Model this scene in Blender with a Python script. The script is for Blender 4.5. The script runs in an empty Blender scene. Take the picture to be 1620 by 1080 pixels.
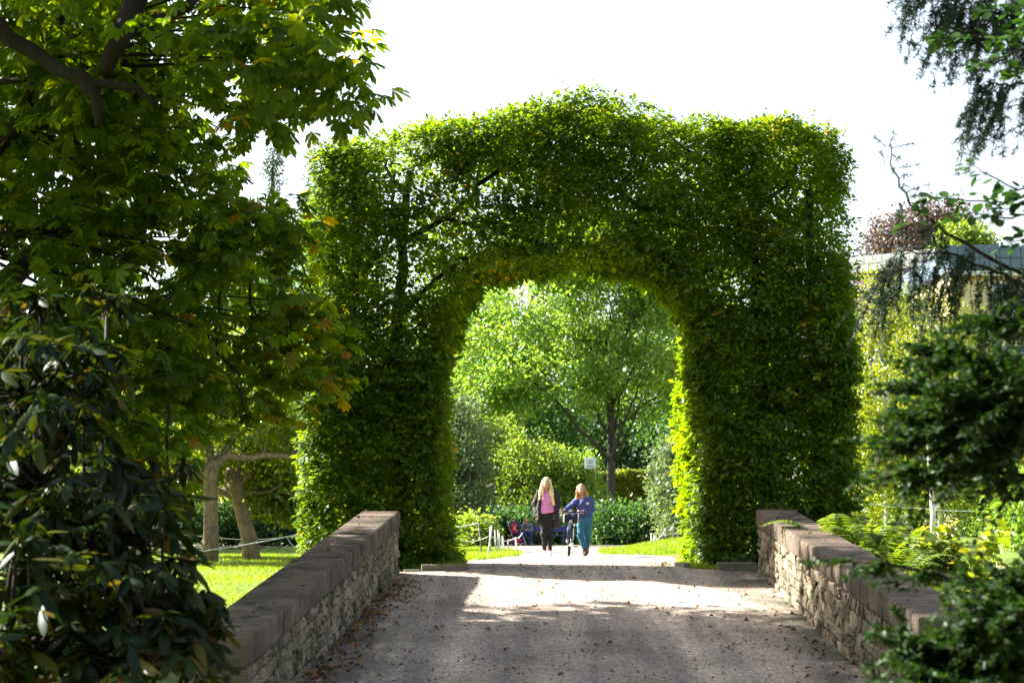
import bpy, bmesh, math, random
import numpy as np
from mathutils import Vector, Matrix

scene = bpy.context.scene
COL = scene.collection
R = math.radians

# ------------------------------------------------------------------ camera
EYE = 0.5                     # metres above the level ground beyond the arch
FPX = 2700.0                  # focal length in photo pixels (1620 wide)
PITCH = math.atan((845 - 540) / FPX)
cam_data = bpy.data.cameras.new('camera')
cam = bpy.data.objects.new('camera', cam_data)
COL.objects.link(cam)
cam.location = (0, 0, EYE)
cam.rotation_euler = (math.pi / 2 + PITCH, 0, 0)
cam_data.lens = 60.0
cam_data.sensor_width = 36.0
cam_data.clip_start = 0.2
cam_data.clip_end = 3000
cam_data.dof.use_dof = True
cam_data.dof.focus_distance = 29.0
cam_data.dof.aperture_fstop = 4.5
scene.camera = cam

# ------------------------------------------------------------------ sky, sun, exposure
SUN_AZ, SUN_EL = 66.0, 35.0   # degrees left of the view direction, degrees up
world = bpy.data.worlds.new('World')
scene.world = world
world.use_nodes = True
wn = world.node_tree.nodes
wl = world.node_tree.links
sky = wn.new('ShaderNodeTexSky')
sky.sky_type = 'NISHITA'
sky.sun_disc = False
sky.sun_elevation = R(SUN_EL)
sky.sun_rotation = R(-SUN_AZ)
sky.dust_density = 3.0
sky.air_density = 1.2
veil = wn.new('ShaderNodeHueSaturation')      # thin white cloud all over: a pale, nearly colourless sky
veil.inputs['Saturation'].default_value = 0.6
veil.inputs['Value'].default_value = 1.15
wl.new(sky.outputs[0], veil.inputs['Color'])
wl.new(veil.outputs[0], wn['Background'].inputs[0])
wn['Background'].inputs[1].default_value = 0.056
sun_data = bpy.data.lights.new('sun', 'SUN')
sun_data.energy = 5.0
sun_data.angle = R(0.53)
sun_data.color = (1.0, 0.94, 0.82)
sun = bpy.data.objects.new('sun', sun_data)
COL.objects.link(sun)
S_DIR = Vector((-math.sin(R(SUN_AZ)) * math.cos(R(SUN_EL)), math.cos(R(SUN_AZ)) * math.cos(R(SUN_EL)), math.sin(R(SUN_EL))))
sun.rotation_euler = S_DIR.to_track_quat('Z', 'Y').to_euler()
sun.location = S_DIR * 60
scene.view_settings.view_transform = 'Standard'
scene.view_settings.look = 'None'
scene.view_settings.gamma = 1.0
scene.view_settings.use_curve_mapping = False
scene.view_settings.exposure = 2.6
scene.cycles.max_bounces = 7
scene.cycles.diffuse_bounces = 4
scene.cycles.glossy_bounces = 2
scene.cycles.transmission_bounces = 5
scene.cycles.transparent_max_bounces = 4
scene.cycles.volume_bounces = 0
scene.cycles.caustics_reflective = False
scene.cycles.caustics_refractive = False

# ------------------------------------------------------------------ helpers
_F = Vector((0, math.cos(PITCH), math.sin(PITCH)))
_U = Vector((0, -math.sin(PITCH), math.cos(PITCH)))


def at(px, py, d):
    """world point at distance d (metres along +Y) whose place in the photo is (px, py)"""
    v = _F + Vector((1, 0, 0)) * ((px - 810) / FPX) + _U * ((540 - py) / FPX)
    v *= d / v.y
    return Vector((v.x, v.y, v.z + EYE))


def nrm(a):
    return a / np.maximum(np.linalg.norm(a, axis=-1, keepdims=True), 1e-9)


class VNoise:
    def __init__(self, seed, n=24):
        self.g = np.random.default_rng(seed).random((n, n, n))
        self.n = n

    def __call__(self, p, scale):
        q = np.asarray(p, float) * scale + 1000.0
        i = np.floor(q).astype(int)
        f = q - i
        f = f * f * (3 - 2 * f)
        n = self.n
        o = 0
        for dx in (0, 1):
            wx = f[..., 0] if dx else 1 - f[..., 0]
            for dy in (0, 1):
                wy = f[..., 1] if dy else 1 - f[..., 1]
                for dz in (0, 1):
                    wz = f[..., 2] if dz else 1 - f[..., 2]
                    o = o + self.g[(i[..., 0] + dx) % n, (i[..., 1] + dy) % n, (i[..., 2] + dz) % n] * wx * wy * wz
        return o


VN = VNoise(5)


def np_mesh(name, verts, faces, rnd=None, smooth=False):
    """faces: (m,k) int array of equal-sized polygons"""
    verts = np.asarray(verts, np.float32).reshape(-1, 3)
    faces = np.asarray(faces, np.int32)
    me = bpy.data.meshes.new(name)
    me.vertices.add(len(verts))
    me.vertices.foreach_set('co', verts.ravel())
    m, k = faces.shape
    me.loops.add(m * k)
    me.loops.foreach_set('vertex_index', faces.ravel())
    me.polygons.add(m)
    me.polygons.foreach_set('loop_start', np.arange(0, m * k, k, dtype=np.int32))
    me.polygons.foreach_set('loop_total', np.full(m, k, np.int32))
    if smooth:
        me.polygons.foreach_set('use_smooth', np.ones(m, bool))
    if rnd is not None:
        a = me.attributes.new('rnd', 'FLOAT', 'POINT')
        a.data.foreach_set('value', np.asarray(rnd, np.float32))
    me.update(calc_edges=True)
    return me


def link(name, me, mat=None, parent=None):
    o = bpy.data.objects.new(name, me)
    COL.objects.link(o)
    if mat is not None and me is not None:
        for m in (mat if isinstance(mat, (list, tuple)) else [mat]):
            me.materials.append(m)
    if parent is not None:
        o.parent = parent
    return o


def tag(o, label=None, cat=None, group=None, kind=None):
    if label:
        o['label'] = label
    if cat:
        o['category'] = cat
    if group:
        o['group'] = group
    if kind:
        o['kind'] = kind
    return o


def thing(name, label, cat, loc=(0, 0, 0), rz=0.0, group=None):
    o = bpy.data.objects.new(name, None)
    o.empty_display_size = 0.2
    COL.objects.link(o)
    o.location = loc
    o.rotation_euler = (0, 0, rz)
    return tag(o, label, cat, group)


class MB:
    """collects polygons, builds ONE mesh object"""

    def __init__(self):
        self.v = []
        self.f = []

    def add(self, v, f):
        o = len(self.v)
        self.v += [tuple(p) for p in v]
        self.f += [tuple(i + o for i in q) for q in f]
        return self

    def box(self, c, s, rot=None):
        hx, hy, hz = s[0] / 2, s[1] / 2, s[2] / 2
        vs = [Vector((x * hx, y * hy, z * hz)) for z in (-1, 1) for x, y in ((-1, -1), (1, -1), (1, 1), (-1, 1))]
        if rot is not None:
            vs = [rot @ p for p in vs]
        vs = [p + Vector(c) for p in vs]
        return self.add(vs, [(3, 2, 1, 0), (4, 5, 6, 7), (0, 1, 5, 4), (1, 2, 6, 5), (2, 3, 7, 6), (3, 0, 4, 7)])

    def tube(self, pts, radii, n=6, cap=True):
        pts = [Vector(p) for p in pts]
        if not isinstance(radii, (list, tuple, np.ndarray)):
            radii = [radii] * len(pts)
        t0 = (pts[1] - pts[0]).normalized()
        ref = Vector((0, 0, 1)) if abs(t0.z) < 0.9 else Vector((1, 0, 0))
        x = t0.cross(ref).normalized()
        vs = []
        for i, p in enumerate(pts):
            t = (pts[min(i + 1, len(pts) - 1)] - pts[max(i - 1, 0)]).normalized()
            x = (x - t * x.dot(t)).normalized()
            y = t.cross(x)
            for k in range(n):
                a = 2 * math.pi * k / n
                vs.append(p + (x * math.cos(a) + y * math.sin(a)) * radii[i])
        fs = []
        for i in range(len(pts) - 1):
            for k in range(n):
                k2 = (k + 1) % n
                fs.append((i * n + k, i * n + k2, (i + 1) * n + k2, (i + 1) * n + k))
        if cap:
            fs.append(tuple(range(n - 1, -1, -1)))
            fs.append(tuple((len(pts) - 1) * n + k for k in range(n)))
        return self.add(vs, fs)

    def torus(self, c, ax, R0, r, n=40, m=8):
        ax = Vector(ax).normalized()
        u = ax.orthogonal().normalized()
        w = ax.cross(u)
        vs, fs = [], []
        for i in range(n):
            a = 2 * math.pi * i / n
            d = u * math.cos(a) + w * math.sin(a)
            for k in range(m):
                b = 2 * math.pi * k / m
                vs.append(Vector(c) + d * (R0 + r * math.cos(b)) + ax * (r * math.sin(b)))
        for i in range(n):
            for k in range(m):
                fs.append((i * m + k, ((i + 1) % n) * m + k, ((i + 1) % n) * m + (k + 1) % m, i * m + (k + 1) % m))
        return self.add(vs, fs)

    def build(self, name, mat=None, parent=None, smooth=False, rnd=None, loc=None, bevel=0):
        me = bpy.data.meshes.new(name)
        me.from_pydata(self.v, [], self.f)
        if smooth:
            me.polygons.foreach_set('use_smooth', np.ones(len(me.polygons), bool))
        if rnd is not None:
            a = me.attributes.new('rnd', 'FLOAT', 'POINT')
            a.data.foreach_set('value', np.full(len(me.vertices), rnd, np.float32))
        if bevel:
            bm = bmesh.new()
            bm.from_mesh(me)
            bmesh.ops.remove_doubles(bm, verts=bm.verts, dist=1e-5)
            bmesh.ops.bevel(bm, geom=bm.edges[:], offset=bevel, segments=1, affect='EDGES', profile=0.5)
            bm.to_mesh(me)
            bm.free()
        me.update()
        o = link(name, me, mat, parent)
        if loc is not None:
            o.location = loc
        return o


# ------------------------------------------------------------------ materials
def new_mat(name):
    m = bpy.data.materials.new(name)
    m.use_nodes = True
    nt = m.node_tree
    for n in list(nt.nodes):
        nt.nodes.remove(n)
    out = nt.nodes.new('ShaderNodeOutputMaterial')
    return m, nt, out


def N(nt, t, **kw):
    n = nt.nodes.new(t)
    for k, v in kw.items():
        setattr(n, k, v)
    return n


def ramp(nt, stops):
    r = nt.nodes.new('ShaderNodeValToRGB')
    e = r.color_ramp.elements
    while len(e) < len(stops):
        e.new(0.5)
    for i, (p, c) in enumerate(stops):
        e[i].position = p
        e[i].color = (*c, 1)
    return r


def leaf_mat(name, stops, trans_gain=(1.3, 1.5, 0.5), trans=0.45, gloss=0.06, rough=0.4, noise=None):
    """two-sided leaf: diffuse + light let through + a waxy sheen; colour varies leaf by leaf"""
    m, nt, out = new_mat(name)
    L = nt.links.new
    at_ = N(nt, 'ShaderNodeAttribute', attribute_name='rnd')
    rp = ramp(nt, stops)
    L(at_.outputs['Fac'], rp.inputs[0])
    dif = N(nt, 'ShaderNodeBsdfDiffuse')
    L(rp.outputs[0], dif.inputs[0])
    tr = N(nt, 'ShaderNodeBsdfTranslucent')
    mul = N(nt, 'ShaderNodeMix', data_type='RGBA', blend_type='MULTIPLY')
    mul.inputs['Factor'].default_value = 1
    L(rp.outputs[0], mul.inputs['A'])
    mul.inputs['B'].default_value = (*trans_gain, 1)
    L(mul.outputs['Result'], tr.inputs[0])
    mx = N(nt, 'ShaderNodeMixShader')
    mx.inputs[0].default_value = trans
    L(dif.outputs[0], mx.inputs[1])
    L(tr.outputs[0], mx.inputs[2])
    gl = N(nt, 'ShaderNodeBsdfGlossy')
    gl.inputs['Roughness'].default_value = rough
    gl.inputs['Color'].default_value = (0.9, 0.95, 1.0, 1)
    m2 = N(nt, 'ShaderNodeMixShader')
    m2.inputs[0].default_value = gloss
    L(mx.outputs[0], m2.inputs[1])
    L(gl.outputs[0], m2.inputs[2])
    L(m2.outputs[0], out.inputs[0])
    return m


def surf_mat(name, c1, c2, scale=6.0, rough=0.8, bump=0.0, bump_scale=40.0, detail=6, metallic=0.0, spec=0.3, stretch=None, c3=None, spot=None, vary=0.0):
    m, nt, out = new_mat(name)
    L = nt.links.new
    b = N(nt, 'ShaderNodeBsdfPrincipled')
    b.inputs['Roughness'].default_value = rough
    b.inputs['Metallic'].default_value = metallic
    b.inputs['Specular IOR Level'].default_value = spec
    tc = N(nt, 'ShaderNodeTexCoord')
    src = tc.outputs['Object']
    if stretch:
        mp = N(nt, 'ShaderNodeMapping')
        mp.inputs['Scale'].default_value = stretch
        L(src, mp.inputs[0])
        src = mp.outputs[0]
    nz = N(nt, 'ShaderNodeTexNoise')
    nz.inputs['Scale'].default_value = scale
    nz.inputs['Detail'].default_value = detail
    nz.inputs['Roughness'].default_value = 0.65
    L(src, nz.inputs['Vector'])
    stops = [(0.3, c1), (0.7, c2)] if c3 is None else [(0.28, c1), (0.52, c2), (0.75, c3)]
    rp = ramp(nt, stops)
    L(nz.outputs[0], rp.inputs[0])
    colour = rp.outputs[0]
    if spot:
        vz = N(nt, 'ShaderNodeTexNoise')
        vz.inputs['Scale'].default_value = spot[0]
        vz.inputs['Detail'].default_value = 3
        L(src, vz.inputs['Vector'])
        r2 = ramp(nt, [(spot[2], (0, 0, 0)), (spot[2] + 0.08, (1, 1, 1))])
        L(vz.outputs[0], r2.inputs[0])
        mx = N(nt, 'ShaderNodeMix', data_type='RGBA')
        L(r2.outputs[0], mx.inputs['Factor'])
        L(colour, mx.inputs['A'])
        mx.inputs['B'].default_value = (*spot[1], 1)
        colour = mx.outputs['Result']
    if vary:
        oi = N(nt, 'ShaderNodeObjectInfo')
        mr = N(nt, 'ShaderNodeMapRange')
        mr.inputs['To Min'].default_value = 1 - vary
        mr.inputs['To Max'].default_value = 1 + vary
        L(oi.outputs['Random'], mr.inputs['Value'])
        hs = N(nt, 'ShaderNodeHueSaturation')
        L(mr.outputs[0], hs.inputs['Value'])
        L(colour, hs.inputs['Color'])
        colour = hs.outputs[0]
    L(colour, b.inputs['Base Color'])
    if bump:
        n2 = N(nt, 'ShaderNodeTexNoise')
        n2.inputs['Scale'].default_value = bump_scale
        n2.inputs['Detail'].default_value = 4
        L(src, n2.inputs['Vector'])
        bp = N(nt, 'ShaderNodeBump')
        bp.inputs['Strength'].default_value = bump
        bp.inputs['Distance'].default_value = 0.02
        L(n2.outputs[0], bp.inputs['Height'])
        L(bp.outputs[0], b.inputs['Normal'])
    L(b.outputs[0], out.inputs[0])
    return m


G = {}
G['hornbeam'] = leaf_mat('hornbeam_leaf', [(0.0, (0.027, 0.062, 0.002)), (0.5, (0.068, 0.125, 0.003)), (0.86, (0.15, 0.21, 0.007)), (0.96, (0.20, 0.19, 0.01)), (1.0, (0.26, 0.14, 0.01))], trans_gain=(3.4, 2.9, 1.0), trans=0.52, gloss=0.016, rough=0.45)
G['chestnut'] = leaf_mat('chestnut_leaf', [(0.0, (0.032, 0.066, 0.003)), (0.5, (0.066, 0.116, 0.004)), (0.85, (0.135, 0.175, 0.006)), (0.93, (0.20, 0.17, 0.008)), (1.0, (0.21, 0.10, 0.01))], trans_gain=(3.1, 2.8, 0.4), trans=0.48, gloss=0.01, rough=0.5)
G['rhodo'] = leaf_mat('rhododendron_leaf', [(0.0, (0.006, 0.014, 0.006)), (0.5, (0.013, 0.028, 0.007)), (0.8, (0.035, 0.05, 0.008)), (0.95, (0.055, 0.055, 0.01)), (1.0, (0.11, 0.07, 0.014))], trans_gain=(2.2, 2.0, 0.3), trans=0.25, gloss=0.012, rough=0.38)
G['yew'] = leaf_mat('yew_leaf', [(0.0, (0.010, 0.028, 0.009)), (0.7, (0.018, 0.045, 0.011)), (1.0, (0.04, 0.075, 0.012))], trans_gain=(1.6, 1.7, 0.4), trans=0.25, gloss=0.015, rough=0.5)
G['cedar'] = leaf_mat('cedar_needle', [(0.0, (0.014, 0.035, 0.022)), (1.0, (0.03, 0.06, 0.03))], trans_gain=(1.2, 1.4, 0.8), trans=0.2, gloss=0.03)
G['round'] = leaf_mat('round_leaf', [(0.0, (0.022, 0.055, 0.014)), (1.0, (0.035, 0.08, 0.016))], trans=0.3, gloss=0.02)
G['oak'] = leaf_mat('oak_leaf', [(0.0, (0.07, 0.14, 0.03)), (0.5, (0.125, 0.215, 0.036)), (0.96, (0.20, 0.27, 0.035)), (1.0, (0.3, 0.19, 0.02))], trans_gain=(2.3, 2.2, 0.9), trans=0.5, gloss=0.035)
G['lime'] = leaf_mat('yellow_green_leaf', [(0.0, (0.08, 0.14, 0.012)), (0.5, (0.145, 0.20, 0.018)), (1.0, (0.24, 0.24, 0.02))], trans_gain=(2.2, 2.0, 0.6), trans=0.5, gloss=0.03)
G['dark'] = leaf_mat('dark_leaf', [(0.0, (0.025, 0.065, 0.022)), (0.7, (0.045, 0.105, 0.026)), (1.0, (0.08, 0.14, 0.028))], trans_gain=(2, 2, 0.7), trans=0.4, gloss=0.03, rough=0.5)
G['silver'] = leaf_mat('silvery_leaf', [(0.0, (0.06, 0.11, 0.05)), (0.6, (0.12, 0.17, 0.08)), (1.0, (0.22, 0.26, 0.15))], trans_gain=(1.4, 1.4, 0.7), trans=0.4, gloss=0.03, rough=0.5)
G['pale'] = leaf_mat('pale_green_leaf', [(0.0, (0.075, 0.13, 0.022)), (0.6, (0.13, 0.19, 0.03)), (1.0, (0.20, 0.23, 0.035))], trans_gain=(2.0, 2.0, 0.8), trans=0.5, gloss=0.025, rough=0.5)
G['copper'] = leaf_mat('copper_leaf', [(0.0, (0.05, 0.035, 0.04)), (0.6, (0.085, 0.06, 0.055)), (1.0, (0.13, 0.10, 0.05))], trans_gain=(1.4, 1.2, 0.9), trans=0.4)
G['conifer'] = leaf_mat('far_conifer_needle', [(0.0, (0.02, 0.045, 0.03)), (1.0, (0.05, 0.08, 0.04))], trans=0.25)
G['fern'] = leaf_mat('fern_frond', [(0.0, (0.06, 0.12, 0.012)), (1.0, (0.13, 0.18, 0.018))], trans_gain=(1.7, 1.6, 0.5), trans=0.5)
G['grass'] = leaf_mat('grass_blade', [(0.0, (0.085, 0.15, 0.012)), (0.7, (0.14, 0.21, 0.016)), (1.0, (0.2, 0.22, 0.03))], trans_gain=(2.2, 2.0, 0.5), trans=0.5, gloss=0.02)
G['litter'] = leaf_mat('fallen_leaf', [(0.0, (0.10, 0.04, 0.015)), (0.5, (0.22, 0.085, 0.02)), (0.85, (0.32, 0.15, 0.03)), (1.0, (0.10, 0.13, 0.02))], trans=0.1, gloss=0.02)
M = {}
M['bark'] = surf_mat('dark_bark', (0.009, 0.007, 0.005), (0.026, 0.019, 0.013), 9, 0.9, 0.9, 30, stretch=(1, 1, 0.25))
M['plane'] = surf_mat('plane_bark', (0.075, 0.052, 0.03), (0.19, 0.135, 0.08), 9, 0.88, 0.9, 26, stretch=(1, 1, 0.45), c3=(0.30, 0.225, 0.14), detail=10)
M['oakbark'] = surf_mat('oak_bark', (0.03, 0.028, 0.026), (0.075, 0.068, 0.06), 6, 0.9, 0.9, 16, stretch=(1, 1, 0.2))
M['birch'] = surf_mat('birch_bark', (0.5, 0.48, 0.44), (0.75, 0.73, 0.68), 6, 0.7, 0.2, 20, spot=(5, (0.06, 0.05, 0.045), 0.62), stretch=(1, 1, 2.5))
M['lawn'] = surf_mat('lawn_turf', (0.06, 0.105, 0.010), (0.11, 0.16, 0.016), 1.4, 0.95, 0.8, 60, detail=9)
M['soil'] = surf_mat('soil', (0.03, 0.022, 0.015), (0.07, 0.05, 0.035), 5, 0.95, 0.8, 30)
M['coping'] = surf_mat('sandstone_coping', (0.05, 0.041, 0.033), (0.14, 0.107, 0.085), 2.2, 0.9, 0.5, 70, detail=9, c3=(0.23, 0.172, 0.132), spot=(3.0, (0.045, 0.05, 0.022), 0.58), vary=0.12)
M['stone'] = surf_mat('rubble_stone', (0.10, 0.08, 0.056), (0.27, 0.217, 0.155), 5, 0.9, 0.8, 45, detail=8, spot=(4.0, (0.06, 0.07, 0.025), 0.55), vary=0.4)
M['mortar'] = surf_mat('lime_mortar', (0.08, 0.068, 0.05), (0.20, 0.168, 0.125), 6, 0.95, 0.7, 50, spot=(3.0, (0.06, 0.08, 0.025), 0.58))
M['kerb'] = surf_mat('edging_stone', (0.11, 0.10, 0.075), (0.26, 0.235, 0.18), 5, 0.9, 0.4, 40, spot=(3.0, (0.06, 0.075, 0.025), 0.55))
M['post'] = surf_mat('pale_post', (0.42, 0.42, 0.40), (0.62, 0.62, 0.6), 12, 0.7)
M['postdark'] = surf_mat('rusty_steel', (0.08, 0.075, 0.07), (0.16, 0.14, 0.12), 12, 0.7)
M['rope'] = surf_mat('white_rope', (0.55, 0.55, 0.53), (0.75, 0.75, 0.72), 60, 0.9)


def gravel_mat():
    m, nt, out = new_mat('gravel')
    L = nt.links.new
    tc = N(nt, 'ShaderNodeTexCoord')
    b = N(nt, 'ShaderNodeBsdfPrincipled')
    b.inputs['Roughness'].default_value = 0.92
    b.inputs['Specular IOR Level'].default_value = 0.2
    n1 = N(nt, 'ShaderNodeTexNoise')
    n1.inputs['Scale'].default_value = 0.9
    n1.inputs['Detail'].default_value = 8
    L(tc.outputs['Object'], n1.inputs['Vector'])
    r1 = ramp(nt, [(0.3, (0.245, 0.20, 0.168)), (0.7, (0.42, 0.352, 0.302))])
    L(n1.outputs[0], r1.inputs[0])
    v = N(nt, 'ShaderNodeTexVoronoi')
    v.inputs['Scale'].default_value = 42
    L(tc.outputs['Object'], v.inputs['Vector'])
    sp = N(nt, 'ShaderNodeSeparateColor')
    L(v.outputs['Color'], sp.inputs[0])
    r2 = ramp(nt, [(0.0, (0.30, 0.30, 0.32)), (0.22, (0.75, 0.74, 0.72)), (0.75, (1.0, 0.98, 0.95)), (1.0, (1.6, 1.55, 1.5))])
    L(sp.outputs[0], r2.inputs[0])
    mu = N(nt, 'ShaderNodeMix', data_type='RGBA', blend_type='MULTIPLY')
    mu.inputs['Factor'].default_value = 0.85
    L(r1.outputs[0], mu.inputs['A'])
    L(r2.outputs[0], mu.inputs['B'])
    # worn tracks running along the path: paler, finer gravel where feet and wheels go
    sx = N(nt, 'ShaderNodeSeparateXYZ')
    L(tc.outputs['Object'], sx.inputs[0])
    mp = N(nt, 'ShaderNodeMapping')
    mp.inputs['Scale'].default_value = (1.5, 0.06, 1)
    L(tc.outputs['Object'], mp.inputs[0])
    nw = N(nt, 'ShaderNodeTexNoise')
    nw.inputs['Scale'].default_value = 1.3
    nw.inputs['Detail'].default_value = 4
    L(mp.outputs[0], nw.inputs['Vector'])
    rw = ramp(nt, [(0.35, (0.62, 0.62, 0.65)), (0.62, (1.3, 1.27, 1.22))])
    L(nw.outputs[0], rw.inputs[0])
    mw = N(nt, 'ShaderNodeMix', data_type='RGBA', blend_type='MULTIPLY')
    mw.inputs['Factor'].default_value = 1.0
    L(mu.outputs['Result'], mw.inputs['A'])
    L(rw.outputs[0], mw.inputs['B'])
    n3 = N(nt, 'ShaderNodeTexNoise')
    n3.inputs['Scale'].default_value = 2.5
    n3.inputs['Detail'].default_value = 7
    L(tc.outputs['Object'], n3.inputs['Vector'])
    def edge(a, bb):
        mr = N(nt, 'ShaderNodeMapRange', clamp=True)
        mr.inputs['From Min'].default_value = a
        mr.inputs['From Max'].default_value = bb
        L(sx.outputs[0], mr.inputs['Value'])
        return mr.outputs[0]
    ad = N(nt, 'ShaderNodeMath', operation='MAXIMUM')
    L(edge(-1.0, -2.0), ad.inputs[0])
    L(edge(2.7, 3.5), ad.inputs[1])
    sb = N(nt, 'ShaderNodeMath', operation='MULTIPLY')
    L(ad.outputs[0], sb.inputs[0])
    r3 = ramp(nt, [(0.36, (0, 0, 0)), (0.56, (1, 1, 1))])
    L(n3.outputs[0], r3.inputs[0])
    L(r3.outputs[0], sb.inputs[1])
    mx = N(nt, 'ShaderNodeMix', data_type='RGBA')
    L(sb.outputs[0], mx.inputs['Factor'])
    L(mw.outputs['Result'], mx.inputs['A'])
    mx.inputs['B'].default_value = (0.06, 0.062, 0.045, 1)
    L(mx.outputs['Result'], b.inputs['Base Color'])
    bp = N(nt, 'ShaderNodeBump')
    bp.inputs['Strength'].default_value = 0.7
    bp.inputs['Distance'].default_value = 0.012
    L(v.outputs['Distance'], bp.inputs['Height'])
    bp.invert = True
    n4 = N(nt, 'ShaderNodeTexNoise')
    n4.inputs['Scale'].default_value = 6
    n4.inputs['Detail'].default_value = 5
    L(tc.outputs['Object'], n4.inputs['Vector'])
    bp2 = N(nt, 'ShaderNodeBump')
    bp2.inputs['Strength'].default_value = 0.5
    bp2.inputs['Distance'].default_value = 0.03
    L(n4.outputs[0], bp2.inputs['Height'])
    L(bp.outputs[0], bp2.inputs['Normal'])
    L(bp2.outputs[0], b.inputs['Normal'])
    L(b.outputs[0], out.inputs[0])
    return m


M['gravel'] = gravel_mat()


def flat_mat(name, c, rough=0.6, metallic=0.0, spec=0.3, var=0.12, scale=18, bump=0.0):
    lo = tuple(max(0, x * (1 - var)) for x in c)
    hi = tuple(x * (1 + var) for x in c)
    return surf_mat(name, lo, hi, scale, rough, bump, 60, metallic=metallic, spec=spec)


# ------------------------------------------------------------------ leaves
T_DIAMOND = (np.array([[0, 0, 0], [0.5, -0.5, 0.06], [1, 0, -0.06], [0.45, 0.5, 0.06]], float), np.array([[0, 1, 2], [0, 2, 3]]))
T_LEAF = (np.array([[0, 0, 0], [0.42, -0.5, 0.07], [0.45, 0.5, 0.07], [1, 0, -0.12], [0.5, 0, -0.02]], float),
          np.array([[0, 1, 4], [1, 3, 4], [0, 4, 2], [4, 3, 2]]))
# chestnut leaflet: narrow at the stalk, broadest near the end, short point
T_CHEST = (np.array([[0, 0, 0], [0.45, -0.36, 0.02], [0.82, -0.48, -0.05], [1, 0, -0.14], [0.82, 0.48, -0.05], [0.45, 0.36, 0.02], [0.66, 0, -0.075]], float),
           np.array([[i, i + 1, 6] for i in range(5)] + [[5, 0, 6]]))
# rhododendron leaf: long ellipse, curling down along its length
_u = [0, 0.2, 0.5, 0.8, 1.0]
_h = [0.04, 0.36, 0.5, 0.34, 0.0]
_v = []
for _a, _b in zip(_u[:-1], _h[:-1]):
    z = -0.22 * _a * _a
    _v += [[_a, -_b, z - 0.06 * _b], [_a, 0, z + 0.0], [_a, _b, z - 0.06 * _b]]
_v.append([1, 0, -0.22])
_f = []
for _i in range(3):
    for _k in (0, 1):
        a0 = _i * 3 + _k
        _f += [[a0, a0 + 3, a0 + 4], [a0, a0 + 4, a0 + 1]]
_f += [[9, 12, 10], [10, 12, 11]]
T_RHODO = (np.array(_v, float), np.array(_f))
# roundish leaf with a point
_ang = np.linspace(0, 2 * math.pi, 9)[:-1]
T_ROUND = (np.array([[0.5 - 0.5 * math.cos(a), 0.5 * math.sin(a) * (1 - 0.25 * (0.5 - 0.5 * math.cos(a)) ** 3), 0.05 * abs(math.sin(a))] for a in _ang] + [[0.5, 0, -0.03]], float),
           np.array([[i, (i + 1) % 8, 8] for i in range(8)]))


def leaf_mesh(name, pos, ax, nr, Ln, Wd, tmpl, mat, parent=None, rnd=None, smooth=False):
    tv, tf = tmpl
    n = len(pos)
    ax = nrm(ax)
    nr = nr - (nr * ax).sum(1, keepdims=True) * ax
    nr = nrm(nr)
    b = np.cross(nr, ax)
    Ln = np.broadcast_to(np.asarray(Ln, float), (n,))[:, None, None]
    Wd = np.broadcast_to(np.asarray(Wd, float), (n,))[:, None, None]
    V = pos[:, None, :] + ax[:, None, :] * (tv[None, :, 0:1] * Ln) + b[:, None, :] * (tv[None, :, 1:2] * Wd) + nr[:, None, :] * (tv[None, :, 2:3] * Ln)
    F_ = tf[None] + (np.arange(n) * len(tv))[:, None, None]
    if rnd is None:
        rnd = np.random.default_rng(n).random(n)
    me = np_mesh(name, V.reshape(-1, 3), F_.reshape(-1, tf.shape[1]), np.repeat(rnd, len(tv)), smooth)
    return link(name, me, mat, parent)


def rand_unit(rg, n):
    return nrm(rg.normal(size=(n, 3)))


def bez(p0, p1, p2, n):
    t = np.linspace(0, 1, n)[:, None]
    p0, p1, p2 = (np.asarray(p, float) for p in (p0, p1, p2))
    return (1 - t) ** 2 * p0 + 2 * t * (1 - t) * p1 + t * t * p2


def tip_leaves(rg, tips, per, spread, droop=0.3, flat=0.7):
    n = len(tips) * per
    c = np.repeat(tips, per, 0)
    off = rg.normal(size=(n, 3)) * spread * np.array([1, 1, flat])
    pos = c + off
    ax = nrm(off) * 0.6 + rand_unit(rg, n) + np.array([0, 0, -droop])
    nr = np.array([0, 0, 1.0]) + rand_unit(rg, n) * 0.9
    return pos, ax, nr


def sample_lobes(rg, lobes, n, power=2.0):
    lobes = np.array([list(map(float, l)) for l in lobes])
    w = (lobes[:, 3] * lobes[:, 4] * lobes[:, 5]) ** (2 / 3)
    idx = rg.choice(len(lobes), n, p=w / w.sum())
    d = rand_unit(rg, n)
    r = rg.random(n) ** (1 / 3 / power * 1.6)
    return lobes[idx, :3] + d * r[:, None] * lobes[idx, 3:6]


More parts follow.
